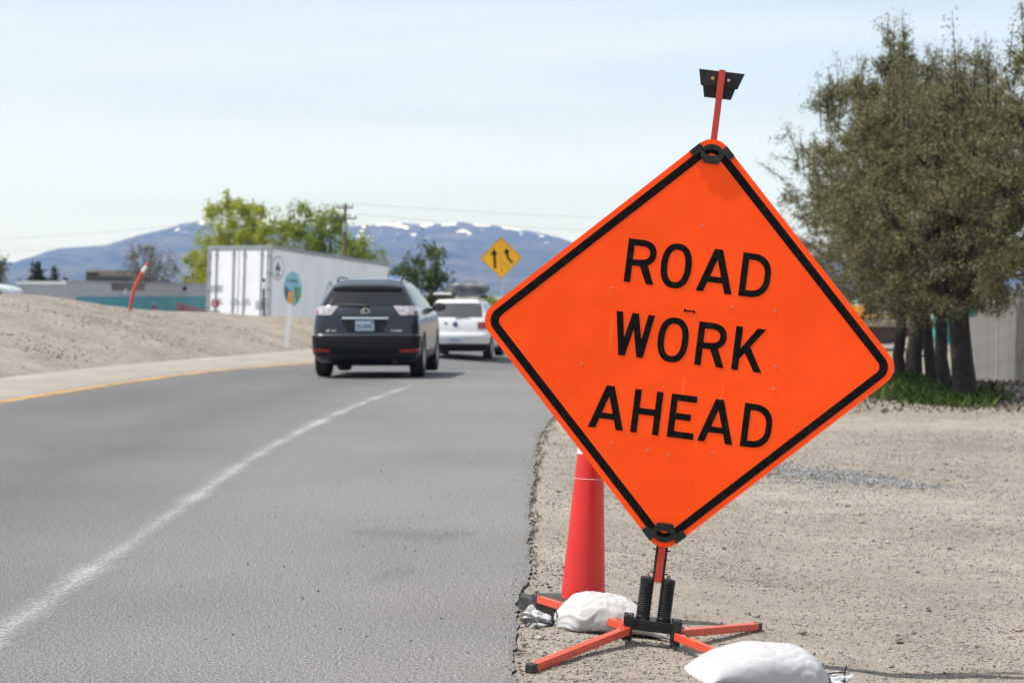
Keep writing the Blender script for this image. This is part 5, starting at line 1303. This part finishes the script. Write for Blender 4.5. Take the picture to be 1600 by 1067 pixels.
# ------------------------------------------------------------------ board fence behind the trees
M['fence_wood'] = [mat('fence_board_%d' % i, c, 0.85, var=0.18, scale=3, bump=0.003, bscale=30) for i, c in enumerate(((0.16, 0.15, 0.14), (0.21, 0.20, 0.187), (0.125, 0.116, 0.11)))]
f1 = on_ground(1640, 606, -.22); f2 = on_ground(1519, 563, -.35)
d_ = (f2 - f1); d_.z = 0; Lf = d_.length + 1.5; ang = math.atan2(d_.y, d_.x)
fe = empty('board_fence', (f1.x, f1.y, -.25), ang, label='weathered grey wooden board fence behind the dark tree trunks', cat='fence')
nb = int(Lf / .150)
bms = []
for k_ in range(3):
    g = G(); g.box((0, 0, .92), (.138, .019, 1.84)); o = g.build('board', M['fence_wood'][k_], fe); bms.append(o)
for i in range(nb):
    src = bms[random.choice((0, 0, 1, 1, 2))]
    o = bms[i] if i < 3 else src.copy()
    if i >= 3: col.objects.link(o); o.parent = fe
    o.location = (i * .150 + .07, random.uniform(-.004, .004), float(land_z(f1.x, f1.y + i * .15 * math.sin(ang))) + .24 + random.uniform(-.03, .02)); o.rotation_euler = (0, random.uniform(-.006, .006), 0)
for z_ in (.35, 1.0, 1.6):
    g = G(); g.box((Lf / 2, -.034, z_), (Lf, .045, .09)); g.build('rail', M['fence_wood'][2], fe)
for i in range(int(Lf / 2.4) + 1):
    g = G(); g.box((i * 2.4 + .1, -.10, .93), (.09, .09, 1.9)); g.build('fence_post', M['fence_wood'][2], fe)

# portable toilet, striped drum, shed and loader glimpsed beneath the trees
M['teal_plastic'] = mat('teal_plastic', (0.02, 0.27, 0.25), 0.45, var=0.08)
zp = -.55; tq = at(1500, 545, 66.0)
pt = empty('portable_toilet', (tq.x, 66.0, at(1500, 541, 66.0).z), R(8), label='teal portable toilet glimpsed between the tree trunks', cat='portable toilet')
g = G(); g.box((0, .55, 1.05), (1.08, 1.08, 1.95)); g.build('cabin', M['teal_plastic'], pt, bevel=.03)
g = G(); g.box((0, -.005, 1.05), (.72, .03, 1.72)); dr = g.build('door', M['teal_plastic'], pt, bevel=.015)
g = G(); g.box((.28, -.03, 1.05), (.05, .03, .16)); g.build('handle', M['trim_black'], dr)
g = G(); g.prism([(-.6, 2.02), (.6, 2.02), (.45, 2.2), (-.45, 2.2)], (), -.05, 1.15); g.build('roof', M['post_white'], pt, bevel=.02)
g = G(); g.box((0, .55, .04), (1.15, 1.15, .08)); g.build('skid', M['pale_grey'], pt)
dq = at(1444, 557, 56.0)
dm = empty('traffic_drum', (dq.x, 56.0, at(1444, 557, 56.0).z), label='orange and white striped traffic drum glimpsed between the tree trunks', cat='traffic drum')
prev = .29
for i, (z0, z1, m_) in enumerate(((.06, .30, 'post_white'), (.30, .52, 'post_red'), (.52, .74, 'post_white'), (.74, .96, 'post_red'))):
    r0 = .28 - .05 * i / 4; g = G(); g.lathe([(r0, z0), (r0 - .010, z1)], 24); g.build('stripe', M[m_], dm, smooth=True, angle=40)
g = G(); g.lathe([(.34, 0), (.34, .05), (.28, .07)], 24); g.build('base', M['black_rubber'], dm)
g = G(); g.tube([(-.1, 0, .95), (-.1, 0, 1.05), (.1, 0, 1.05), (.1, 0, .95)], .02, 8); g.build('handle', M['post_red'], dm)
M['brick_brown'] = mat('red_brown_wall', (0.10, 0.052, 0.04), 0.85, var=0.2, scale=1.5)
M['tan_roof'] = mat('tan_roof', (0.33, 0.26, 0.19), 0.85, var=0.1)
sq_ = at(1375, 520, 90.0)
sh = empty('shed', (sq_.x, 90.0, at(1375, 527, 90).z), R(-6), label='low red-brown shed with a tan roof seen under the tree branches', cat='shed')
zt_ = at(1375, 509, 90).z - sh.location.z; zr = at(1375, 497, 90).z - sh.location.z
g = G(); g.box((0, 2, zt_ / 2), (4.6, 4, zt_)); g.build('wall', M['brick_brown'], sh)
g = G(); g.prism([(-2.6, zt_ - .03), (2.6, zt_ - .03), (2.3, zr), (-2.3, zr)], (), -.25, 4.25); g.build('roof', M['tan_roof'], sh)
g = G(); g.box((-.9, -.02, zt_ * .45), (.8, .04, zt_ * .8)); g.build('door', M['dark_wood'], sh)
M['loader_yellow'] = mat('loader_yellow', (0.70, 0.34, 0.02), 0.45, var=0.1, dirt=((0.25, 0.18, 0.1), 0.5, 3))
lq = at(1356, 494, 104.0)
ld = empty('loader', (lq.x, 104.0, -1.04), R(70), label='yellow wheel loader standing behind the shed', cat='loader')
def lb(n_, m, c, d, b=.03, par=None): g = G(); g.box(c, d); return g.build(n_, m, par or ld, bevel=b)
zL = at(1356, 491, 104).z + 1.04
lb('body', M['loader_yellow'], (0, 0, zL * .72), (1.5, 3.2, zL * .5)); lb('cab', M['loader_yellow'], (0, .3, zL * 1.12), (1.2, 1.2, zL * .35)); lb('cab_window', M['dark_glass'], (.61, .3, zL * 1.12), (.02, .9, zL * .24), 0); lb('bucket', M['loader_yellow'], (0, 2.6, .45), (1.9, .6, .7)); lb('lift_arm', M['loader_yellow'], (.5, 1.8, .9), (.15, 1.8, .25)); lb('lift_arm', M['loader_yellow'], (-.5, 1.8, .9), (.15, 1.8, .25))
for y_ in (-1, 1):
    for x_ in (-.75, .75): g = G(); g.lathe([(.25, -.2), (.55, -.2), (.6, -.1), (.6, .1), (.55, .2), (.25, .2)], 20, 'X', (x_, y_, .6)); g.build('wheel', M['tyre'], ld)

# ------------------------------------------------------------------ mountains
def mountains():
    prof = [(-1500, 420), (-700, 400), (-300, 415), (0, 408.5), (14, 409), (26, 412.5), (40, 407), (60, 399), (75, 393), (95, 388.5), (120, 386), (165, 383), (185, 378), (200, 373), (222, 367), (240, 362.5), (262, 357), (282, 351), (302, 346), (318, 347), (350, 353), (390, 351), (430, 356), (480, 352), (520, 356), (552, 353), (588, 352), (604, 348), (620, 346.5), (650, 350.5), (690, 349.5), (722, 346.5), (746, 351), (776, 354), (800, 357.5), (830, 361), (855, 366), (880, 374), (900, 381), (940, 390), (1000, 398), (1100, 395), (1250, 404), (1450, 398), (1700, 408), (2400, 395), (3200, 420)]
    px = np.array([p[0] for p in prof], float); py = np.array([p[1] for p in prof], float)
    Yr = 7200.0
    xs_ = np.concatenate([np.linspace(-5200, -2200, 60, endpoint=False), np.linspace(-2200, 900, 620, endpoint=False), np.linspace(900, 5400, 90)])
    rowsY = np.linspace(4300, 7200, 96)
    ridge = (462 - np.interp(800 + xs_ / Yr * F, px, py)) / F * Yr + CAMZ
    ridge = ridge + 7 * fbm(xs_ / 60, xs_ * 0, 4)
    out = []
    for k, Yk in enumerate(rowsY):
        t = (Yk - 4300) / 2900
        spur = fbm(xs_ / 420 + 0.25 * t, xs_ * 0 + t * 1.7, 5)
        rid = 1 - np.abs(2 * fbm(xs_ / 300 + 4, xs_ * 0 + t * 2.4, 4)) * 1.6
        h = ridge * (t ** 1.35) * (1 + (0.75 * spur - 0.42 * (1 - rid)) * np.sin(np.pi * min(t, 1)) ) 
        h = h + 30 * np.sin(np.pi * t) * fbm(xs_ / 90, xs_ * 0 + t * 9, 4)
        if k == len(rowsY) - 1: h = ridge
        else: h = np.minimum(h, ridge * (0.06 + 0.94 * t) * (Yk / Yr))
        out.append(np.stack([xs_ * (Yk / Yr) ** 0.25, np.full_like(xs_, Yk), h - 8 * (1 - t)], -1))
    for j, Yk in enumerate((7500, 8000, 8600)):
        out.append(np.stack([xs_, np.full_like(xs_, Yk), ridge * (0.8 - 0.35 * j)], -1))
    o = link('mountain_range', grid_mesh('mountain_range', np.array(out)), mountain_mat(), smooth=True)
    tag(o, 'blue hazy mountain range with snow patches along its crest', kind='structure')
def mountain_mat():
    m, nd, lk, p = nodes_of('mountain')
    g = nd.new('ShaderNodeNewGeometry'); sp = nd.new('ShaderNodeSeparateXYZ'); lk.new(g.outputs['Position'], sp.inputs[0])
    n = nd.new('ShaderNodeTexNoise'); n.inputs['Scale'].default_value = 0.006; n.inputs['Detail'].default_value = 7; n.inputs['Roughness'].default_value = 0.6; lk.new(g.outputs['Position'], n.inputs['Vector'])
    r = ramp(nd, [(0.35, (0.025, 0.034, 0.028)), (0.5, (0.055, 0.058, 0.045)), (0.66, (0.11, 0.098, 0.07))]); lk.new(n.outputs['Fac'], r.inputs[0])
    mp = nd.new('ShaderNodeMapping'); mp.inputs['Scale'].default_value = (0.018, 0.007, 0.022); mp.inputs['Rotation'].default_value = (0, R(28), 0); lk.new(g.outputs['Position'], mp.inputs[0])
    s = nd.new('ShaderNodeTexNoise'); s.inputs['Scale'].default_value = 1.0; s.inputs['Detail'].default_value = 6; s.inputs['Roughness'].default_value = 0.58; lk.new(mp.outputs[0], s.inputs['Vector'])
    hgt = nd.new('ShaderNodeMapRange'); hgt.inputs['From Min'].default_value = 125; hgt.inputs['From Max'].default_value = 250; hgt.inputs['To Min'].default_value = -0.26; hgt.inputs['To Max'].default_value = -0.03; lk.new(sp.outputs['Z'], hgt.inputs['Value'])
    ad = nd.new('ShaderNodeMath'); ad.operation = 'ADD'; lk.new(s.outputs['Fac'], ad.inputs[0]); lk.new(hgt.outputs[0], ad.inputs[1])
    sr = ramp(nd, [(0.50, (0, 0, 0)), (0.55, (1, 1, 1))]); lk.new(ad.outputs[0], sr.inputs[0])
    mx = nd.new('ShaderNodeMixRGB'); mx.inputs['Color2'].default_value = (0.86, 0.87, 0.90, 1); lk.new(sr.outputs[0], mx.inputs['Fac']); lk.new(r.outputs[0], mx.inputs['Color1'])
    lk.new(mx.outputs[0], p.inputs['Base Color']); p.inputs['Roughness'].default_value = 0.9; p.inputs['Specular IOR Level'].default_value = 0.1
    return m
mountains()

# ------------------------------------------------------------------ trees
M['bark'] = mat('grey_brown_bark', (0.036, 0.030, 0.027), 0.95, var=0.45, scale=9, bump=0.05, bscale=14)
M['bark_far'] = mat('far_bark', (0.10, 0.08, 0.06), 0.95, var=0.3, scale=3)
M['olive_leaf'] = leaf_mat('olive_brown_leaves', [(0.0, (0.080, 0.086, 0.036)), (0.3, (0.145, 0.147, 0.062)), (0.6, (0.195, 0.187, 0.088)), (0.85, (0.245, 0.222, 0.12)), (1.0, (0.27, 0.22, 0.145))], 0.7, 0.36)
M['spring_leaf'] = leaf_mat('yellow_green_leaves', [(0.0, (0.20, 0.24, 0.025)), (0.5, (0.33, 0.37, 0.04)), (1.0, (0.45, 0.45, 0.07))], 0.6, 0.55)
M['green_leaf'] = leaf_mat('fresh_green_leaves', [(0.0, (0.12, 0.18, 0.025)), (0.5, (0.21, 0.27, 0.045)), (1.0, (0.30, 0.34, 0.06))], 0.6, 0.55)
M['dark_leaf'] = leaf_mat('dark_green_leaves', [(0.0, (0.024, 0.042, 0.014)), (0.5, (0.065, 0.090, 0.026)), (1.0, (0.13, 0.16, 0.04))], 0.6, 0.2)
M['needle'] = leaf_mat('evergreen_needles', [(0.0, (0.016, 0.026, 0.018)), (0.6, (0.036, 0.050, 0.032)), (1.0, (0.07, 0.085, 0.05))], 0.6, 0.1)
M['bud'] = leaf_mat('brown_spring_buds', [(0.0, (0.085, 0.075, 0.05)), (0.6, (0.15, 0.13, 0.075)), (1.0, (0.20, 0.19, 0.09))], 0.7, 0.2)

def leaves_mesh(name, c, size, rnd, aspect=0.45, droop=0.3):
    """one small folded leaf (two triangles) at each centre"""
    n = len(c)
    d = rnd.normal(0, 1, (n, 3)); d[:, 2] -= droop; d /= np.linalg.norm(d, axis=1)[:, None]
    e = rnd.normal(0, 1, (n, 3)); e -= d * (e * d).sum(1)[:, None]; e /= np.linalg.norm(e, axis=1)[:, None]
    nn = np.cross(d, e)
    s_ = (size * rnd.uniform(0.6, 1.35, n))[:, None]
    tip = c + d * s_; base = c; mid = c + d * s_ * 0.5 + nn * s_ * 0.06
    a = mid + e * s_ * aspect * 0.5; b = mid - e * s_ * aspect * 0.5
    v = np.stack([base, a, tip, b], 1).reshape(-1, 3)
    f = np.arange(n * 4).reshape(n, 4)
    return np_mesh(name, v, f)

def grow(seed, H, rad, trunk_h, trunk_r, n_limb, n_twig, lean=(0, 0), top_bias=0.5, flat=0.75, sprouts=0, low=0.28):
    """skeleton: trunk, limbs, twigs inside an uneven crown. returns branch list [(pts, radii)] and twig list [(pts)]"""
    rd = np.random.default_rng(seed)
    V3 = lambda *a: np.array(a, float)
    fork = V3(lean[0] * trunk_h, lean[1] * trunk_h, trunk_h)
    br, nodes = [], []
    wig = rd.normal(0, 0.03, (5, 2))
    tp = [V3(0, 0, -0.1)] + [V3(lean[0] * trunk_h * t + wig[i, 0] * trunk_h * .5, lean[1] * trunk_h * t + wig[i, 1] * trunk_h * .5, trunk_h * t) for i, t in enumerate((.15, .4, .7))] + [fork]
    br.append((tp, [trunk_r * 1.35, trunk_r * 1.1, trunk_r, trunk_r * .95, trunk_r * .9]))
    cz = trunk_h + (H - trunk_h) * 0.45; bz = H - cz
    ctr = V3(lean[0] * H * .6, lean[1] * H * .6, cz)
    bump_dirs = rd.normal(0, 1, (9, 3)); bump_dirs /= np.linalg.norm(bump_dirs, axis=1)[:, None]; bump_a = rd.uniform(-.22, .32, 9)
    def envelope(d):
        k = 1 + sum(a * max(0, float(d @ b)) ** 4 for a, b in zip(bump_a, bump_dirs))
        return k * V3(rad, rad, bz if d[2] > 0 else (cz - trunk_h * .80))
    for i in range(n_limb):
        az = 2 * math.pi * (i + rd.random() * .6) / n_limb; el = rd.uniform(.15, 1.1) if i else 1.5
        d = V3(math.cos(az) * math.cos(el), math.sin(az) * math.cos(el), math.sin(el)); end = ctr + envelope(d) * d * .74
        pts = [fork - V3(0, 0, rd.random() * trunk_h * .25)]; m_ = 9
        ctrl = fork + (end - fork) * .45 + V3(0, 0, .18 * H * rd.random()) + rd.normal(0, .07 * H, 3) * V3(1, 1, .4)
        p0 = pts[0]
        pts = [(1 - t) ** 2 * p0 + 2 * t * (1 - t) * ctrl + t * t * end for t in np.linspace(0, 1, m_)]
        rr = [trunk_r * .58 * (1 - t) ** .8 + .012 for t in np.linspace(0, 1, m_)]
        br.append((pts, rr)); nodes += [(p, r) for p, r in zip(pts[2:], rr[2:])]
    NP = np.array([p for p, _ in nodes]); NR = [r for _, r in nodes]
    tips = []
    while len(tips) < n_twig:
        d = rd.normal(0, 1, 3); d /= np.linalg.norm(d); q = rd.random() ** 0.40
        p = ctr + envelope(d) * d * q
        if p[2] < trunk_h * low + .15: continue
        tips.append(p)
    tips.sort(key=lambda p: np.linalg.norm((p - ctr)))
    tw = []
    NPl = list(NP)
    for p in tips:
        A = np.array(NPl); dd = np.linalg.norm(A - p, axis=1) + np.where(A[:, 2] > p[2] + .3, .6, 0)
        k = int(np.argmin(dd)); s0 = A[k]; L = np.linalg.norm(p - s0)
        if L < .12: continue
        ctrl = (s0 + p) / 2 + rd.normal(0, .10 * L, 3) + V3(0, 0, .10 * L)
        pts = [(1 - t) ** 2 * s0 + 2 * t * (1 - t) * ctrl + t * t * p for t in np.linspace(0, 1, 5)]
        tw.append(pts); NPl.append(pts[2]); NPl.append(pts[3])
    for i in range(sprouts):                                   # long upright shoots above the crown
        az = rd.random() * 6.28; rr = rad * .75 * math.sqrt(rd.random()); b = ctr + V3(math.cos(az) * rr, math.sin(az) * rr, bz * math.sqrt(max(0, 1 - (rr / rad) ** 2)) * .88)
        hh = rd.uniform(.3, .7) if i % 5 else rd.uniform(.8, 1.25); t = b + V3(rd.normal(0, .08), rd.normal(0, .08), hh)
        tw.append([b, b + (t - b) * .25, b + (t - b) * .5, b + (t - b) * .75, t])
        if rd.random() < .6:
            for k in range(4):
                s0 = b + (t - b) * rd.uniform(.1, .7); e = s0 + V3(rd.normal(0, .2), rd.normal(0, .2), rd.uniform(.08, .25)); tw.append([s0 + (e - s0) * q for q in (0, .25, .5, .75, 1)])
    return br, tw, rd

def tree(name, label, loc, seed, H, rad, trunk_h, trunk_r, n_limb, n_twig, per, leaf, size, bark, spread=.10, lean=(0, 0), group=None, sprouts=0, rz=0.0, cat='tree', tw_r=.008, aspect=.45, droop=.3, low=.28):
    br, tw, rd = grow(seed, H, rad, trunk_h, trunk_r, n_limb, n_twig, lean, sprouts=sprouts, low=low)
    e = empty(name, loc, rz, label, cat, group)
    g = G()
    for pts, rr in br[:1]: g.tube(pts, list(rr), 12)
    g.build('trunk', bark, e, smooth=True, fix=False)
    g = G()
    for pts, rr in br[1:]: g.tube(pts, list(rr), 7)
    for pts in tw: g.tube(pts, [tw_r * 1.6, tw_r * 1.4, tw_r * 1.1, tw_r * .8, tw_r * .4], 4, cap=False)
    o = g.build('branches', bark, e, smooth=True, fix=False); tag(o, kind='stuff')
    C = []
    for pts in tw:
        A = np.array(pts); k = rd.integers(0, 4, per) if rd.random() < .5 else rd.integers(1, 4, per); f = rd.random(per)[:, None]
        L = np.linalg.norm(A[-1] - A[0])
        C.append(A[k] * (1 - f) + A[k + 1] * f + rd.normal(0, spread, (per, 3)) * (.55 + .6 * np.minimum(L, 1.2)))
    C = np.concatenate(C)
    C = C[C[:, 2] > trunk_h * low]
    o = link('crown', leaves_mesh('crown', C, size, rd, aspect, droop), leaf, e); tag(o, kind='stuff')
    return e
def lz(x, y): return float(land_z(x, y)) - .02
G1 = 'olive-brown trees in a row beside the verge'
row = [('far', 7.66, 40.4, 4.9, 2.6, 1.40, .115, 21), ('b', 7.42, 37.7, 5.65, 2.45, 1.40, .150, 22), ('c', 7.22, 35.2, 5.6, 2.05, 1.45, .095, 23), ('d', 7.00, 33.2, 4.7, 1.95, 1.45, .105, 24), ('e', 6.78, 30.6, 4.55, 2.10, 1.5, .165, 25), ('f', 7.75, 28.4, 5.1, 2.35, 1.4, .15, 26)]
labs = ['olive-brown tree farthest from the camera in the row, trunk beside the orange sign', 'tall olive-brown tree second from the far end of the row', 'olive-brown tree with a thin leaning trunk in the middle of the row', 'olive-brown tree with a slim trunk just behind the thickest trunk', 'olive-brown tree with the thickest trunk, rising from green weeds', 'olive-brown tree cut off by the picture edge, its trunk out of sight']
for (nm, x_, y_, H_, r_, th, tr_, sd), lb_ in zip(row, labs):
    tree('olive_tree', lb_, (x_, y_, lz(x_, y_)), sd, H_, r_, th, tr_, 9, 720, 84, M['olive_leaf'], .054, M['bark'], .062, lean={'c': (-.10, 0), 'e': (-.08, .02), 'd': (-.03, 0)}.get(nm, (0.01, 0)), group=G1, sprouts=46, aspect=.36, low=.60)

def bg(name, label, px, py_top, Y, width_px, **k):
    p = at(px, 462, Y); zt_ = at(px, py_top, Y).z; H_ = zt_ + 1.06; s_ = F / Y
    return tree(name, label, (p.x, Y, -1.06), k.pop('seed'), H_, width_px / 2 / s_, **k)
far_kw = dict(trunk_r=.16, n_limb=8, bark=M['bark_far'], tw_r=.014)
bg('broadleaf_tree', 'tall yellow-green tree rising behind the rear of the white trailer', 372, 312, 138, 140, seed=31, trunk_h=1.4, n_twig=420, per=34, leaf=M['spring_leaf'], size=.22, spread=.22, sprouts=14, **far_kw)
bg('broadleaf_tree', 'smaller yellow-green tree peeping out beside the grey building and trailer', 312, 392, 142, 60, seed=32, trunk_h=1.0, n_twig=150, per=30, leaf=M['spring_leaf'], size=.18, spread=.18, sprouts=5, **far_kw)
bg('broadleaf_tree', 'fresh green tree behind the middle of the white trailer, left of the utility pole', 500, 331, 116, 120, seed=33, trunk_h=1.2, n_twig=380, per=34, leaf=M['green_leaf'], size=.22, spread=.22, sprouts=8, **far_kw)
bg('broadleaf_tree', 'lower yellow-green tree between the two taller trees behind the trailer', 440, 348, 118, 96, seed=37, trunk_h=1.4, n_twig=200, per=32, leaf=M['spring_leaf'], size=.2, spread=.2, sprouts=6, **far_kw)
bg('broadleaf_tree', 'rounded green tree right of the utility pole behind the trailer', 562, 372, 112, 96, seed=34, trunk_h=1.2, n_twig=230, per=32, leaf=M['green_leaf'], size=.2, spread=.2, sprouts=4, **far_kw)
bg('broadleaf_tree', 'dark green tree between the charcoal SUV and the mountains', 652, 390, 92, 132, seed=35, trunk_h=.9, n_twig=200, per=30, leaf=M['dark_leaf'], size=.17, spread=.13, sprouts=10, **far_kw)
bg('broadleaf_tree', 'nearly bare brown tree behind the roof of the grey building', 235, 387, 150, 90, seed=36, trunk_h=1.6, n_twig=300, per=14, leaf=M['bud'], size=.16, spread=.22, sprouts=10, **far_kw)
bg('broadleaf_tree', 'dull green tree crossing the picture edge above the silver car', -22, 372, 130, 70, seed=38, trunk_h=2.0, n_twig=200, per=24, leaf=M['bud'], size=.2, spread=.2, sprouts=4, **far_kw)
bg('broadleaf_tree', 'small dark bush-like tree behind the white SUV roof', 702, 456, 120, 40, seed=41, trunk_h=.5, n_twig=90, per=26, leaf=M['dark_leaf'], size=.18, spread=.16, **far_kw)
bg('broadleaf_tree', 'low green tree beneath the yellow merge sign', 772, 462, 118, 64, seed=42, trunk_h=.4, n_twig=110, per=26, leaf=M['green_leaf'], size=.18, spread=.16, **far_kw)
bg('broadleaf_tree', 'green bush-like tree under the branches near the shed', 1392, 533, 78, 60, seed=43, trunk_h=.1, n_twig=110, per=26, leaf=M['green_leaf'], size=.12, spread=.1, **far_kw) if False else None

def conifer(label, px, py_top, Y, width_px, seed, n=2600):
    p = at(px, 462, Y); H_ = at(px, py_top, Y).z + 1.06; r_ = width_px / 2 * Y / F; rd = np.random.default_rng(seed)
    e = empty('evergreen_tree', (p.x, Y, -1.06), 0, label, 'tree', 'dark evergreens beyond the grey building')
    g = G(); g.tube([(0, 0, 0), (0, 0, H_ * .5), (0, 0, H_ * .97)], [.16, .1, .02], 8); g.build('trunk', M['bark_far'], e)
    t = 1 - np.sqrt(rd.random(n)) ; tier = np.floor(t * 11) / 11 + .035 * rd.random(n); z = .12 * H_ + tier * H_ * .88; az = rd.random(n) * 6.283
    lob = .72 + .28 * np.sin(az * 5 + np.floor(t * 11) * 1.7)
    rr = r_ * (1 - tier) ** .8 * lob * np.sqrt(rd.random(n)); C = np.stack([rr * np.cos(az), rr * np.sin(az), z - rr * .30], 1)
    o = link('crown', leaves_mesh('crown', C, .30, rd, .4, .8), M['needle'], e); tag(o, kind='stuff')
conifer('broad dark evergreen above the white roof edge of the grey building', 58, 404, 140, 104, 51, 5200)
conifer('second dark evergreen touching the broad one above the white roof edge', 86, 413, 142, 66, 52, 3000)
conifer('low dark evergreen at the far end of the white roof edge', 100, 427, 141, 24, 53, 1400)
conifer('low dark evergreen just behind the nose of the silver car', 31, 431, 141, 22, 54, 1400)
conifer('lone small dark evergreen behind the grey building beside the trailer', 293, 427, 150, 18, 55, 1400)

# green weeds round the trunks
M['weed'] = leaf_mat('green_weeds', [(0.0, (0.022, 0.042, 0.011)), (0.5, (0.05, 0.088, 0.020)), (1.0, (0.11, 0.15, 0.042))], 0.6, 0.3)
def weeds():
    n = 13000; rd = np.random.default_rng(61)
    t = rd.random(n) ** 0.9
    cx = np.interp(t, [0, .25, .5, .75, 1], [6.75, 6.6, 6.9, 7.15, 7.4]); cy = np.interp(t, [0, .25, .5, .75, 1], [29.4, 31.2, 34, 37.5, 42])
    x = cx + rd.normal(0, .42, n) - .1; y = cy + rd.normal(0, .6, n)
    x[:2600] = rd.normal(7.0, .40, 2600); y[:2600] = rd.normal(29.9, .28, 2600)
    den = 1.3 * fbm(x * 1.1, y * .9, 3) + .32 * rd.random(n) > .14
    den &= 800 + 3200 * x / y < 1568 + rd.normal(0, 10, n)
    x, y = x[den], y[den]; n = len(x)
    hgt = (.06 + .15 * rd.random(n)) * (.7 + 1.2 * np.clip(fbm(x * 1.2 + 7, y * 1.2, 2) + .3, 0, 1))
    z = land_z(x, y) - .01; a = rd.random(n) * 6.28; w = .012 + .02 * rd.random(n); ln = rd.normal(0, .10, (n, 2))
    b = np.stack([x, y, z], 1); dx = np.stack([np.cos(a) * w, np.sin(a) * w, 0 * w], 1); tip = b + np.stack([ln[:, 0], ln[:, 1], hgt], 1); mid = b + np.stack([ln[:, 0] * .3, ln[:, 1] * .3, hgt * .55], 1)
    v = np.stack([b - dx * .5, b + dx * .5, mid + dx, tip, mid - dx], 1).reshape(-1, 3)
    me = np_mesh('weeds', v, np.arange(n * 5).reshape(n, 5))
    tag(link('weeds', me, M['weed']), 'bright green weeds growing round the tree trunks', 'weeds', kind='stuff')
weeds()
def dry_litter():
    n = 5000; rd = np.random.default_rng(62)
    x = rd.uniform(4.2, 9.5, n); y = rd.uniform(27.2, 42, n)
    c = np.stack([x, y, land_z(x, y) + .012], 1)
    tag(link('leaf_litter', leaves_mesh('leaf_litter', c, .07, rd, .5, 0), leaf_mat('dry_litter', [(0, (.05, .04, .03)), (1, (.17, .13, .09))], .8, .0)), 'dry brown leaf litter on the ground below the trees', 'leaf litter', kind='stuff')
dry_litter()

# ------------------------------------------------------------------ the air between here and the mountains
def haze():
    m = bpy.data.materials.new('haze'); m.use_nodes = True; nd = m.node_tree.nodes; lk = m.node_tree.links; nd.clear()
    out = nd.new('ShaderNodeOutputMaterial'); v = nd.new('ShaderNodeVolumePrincipled')
    v.inputs['Color'].default_value = (0.22, 0.42, 1.0, 1); v.inputs['Density'].default_value = HAZE; v.inputs['Anisotropy'].default_value = 0.0; v.inputs['Absorption Color'].default_value = (1, 1, 1, 1)
    lk.new(v.outputs[0], out.inputs['Volume'])
    g = G(); g.box((0, 4200, 158), (13000, 9400, 324)); o = g.build('haze', m); tag(o, 'pale blue haze in front of the mountains', 'haze', kind='stuff')
HAZE = 0.000105
haze()
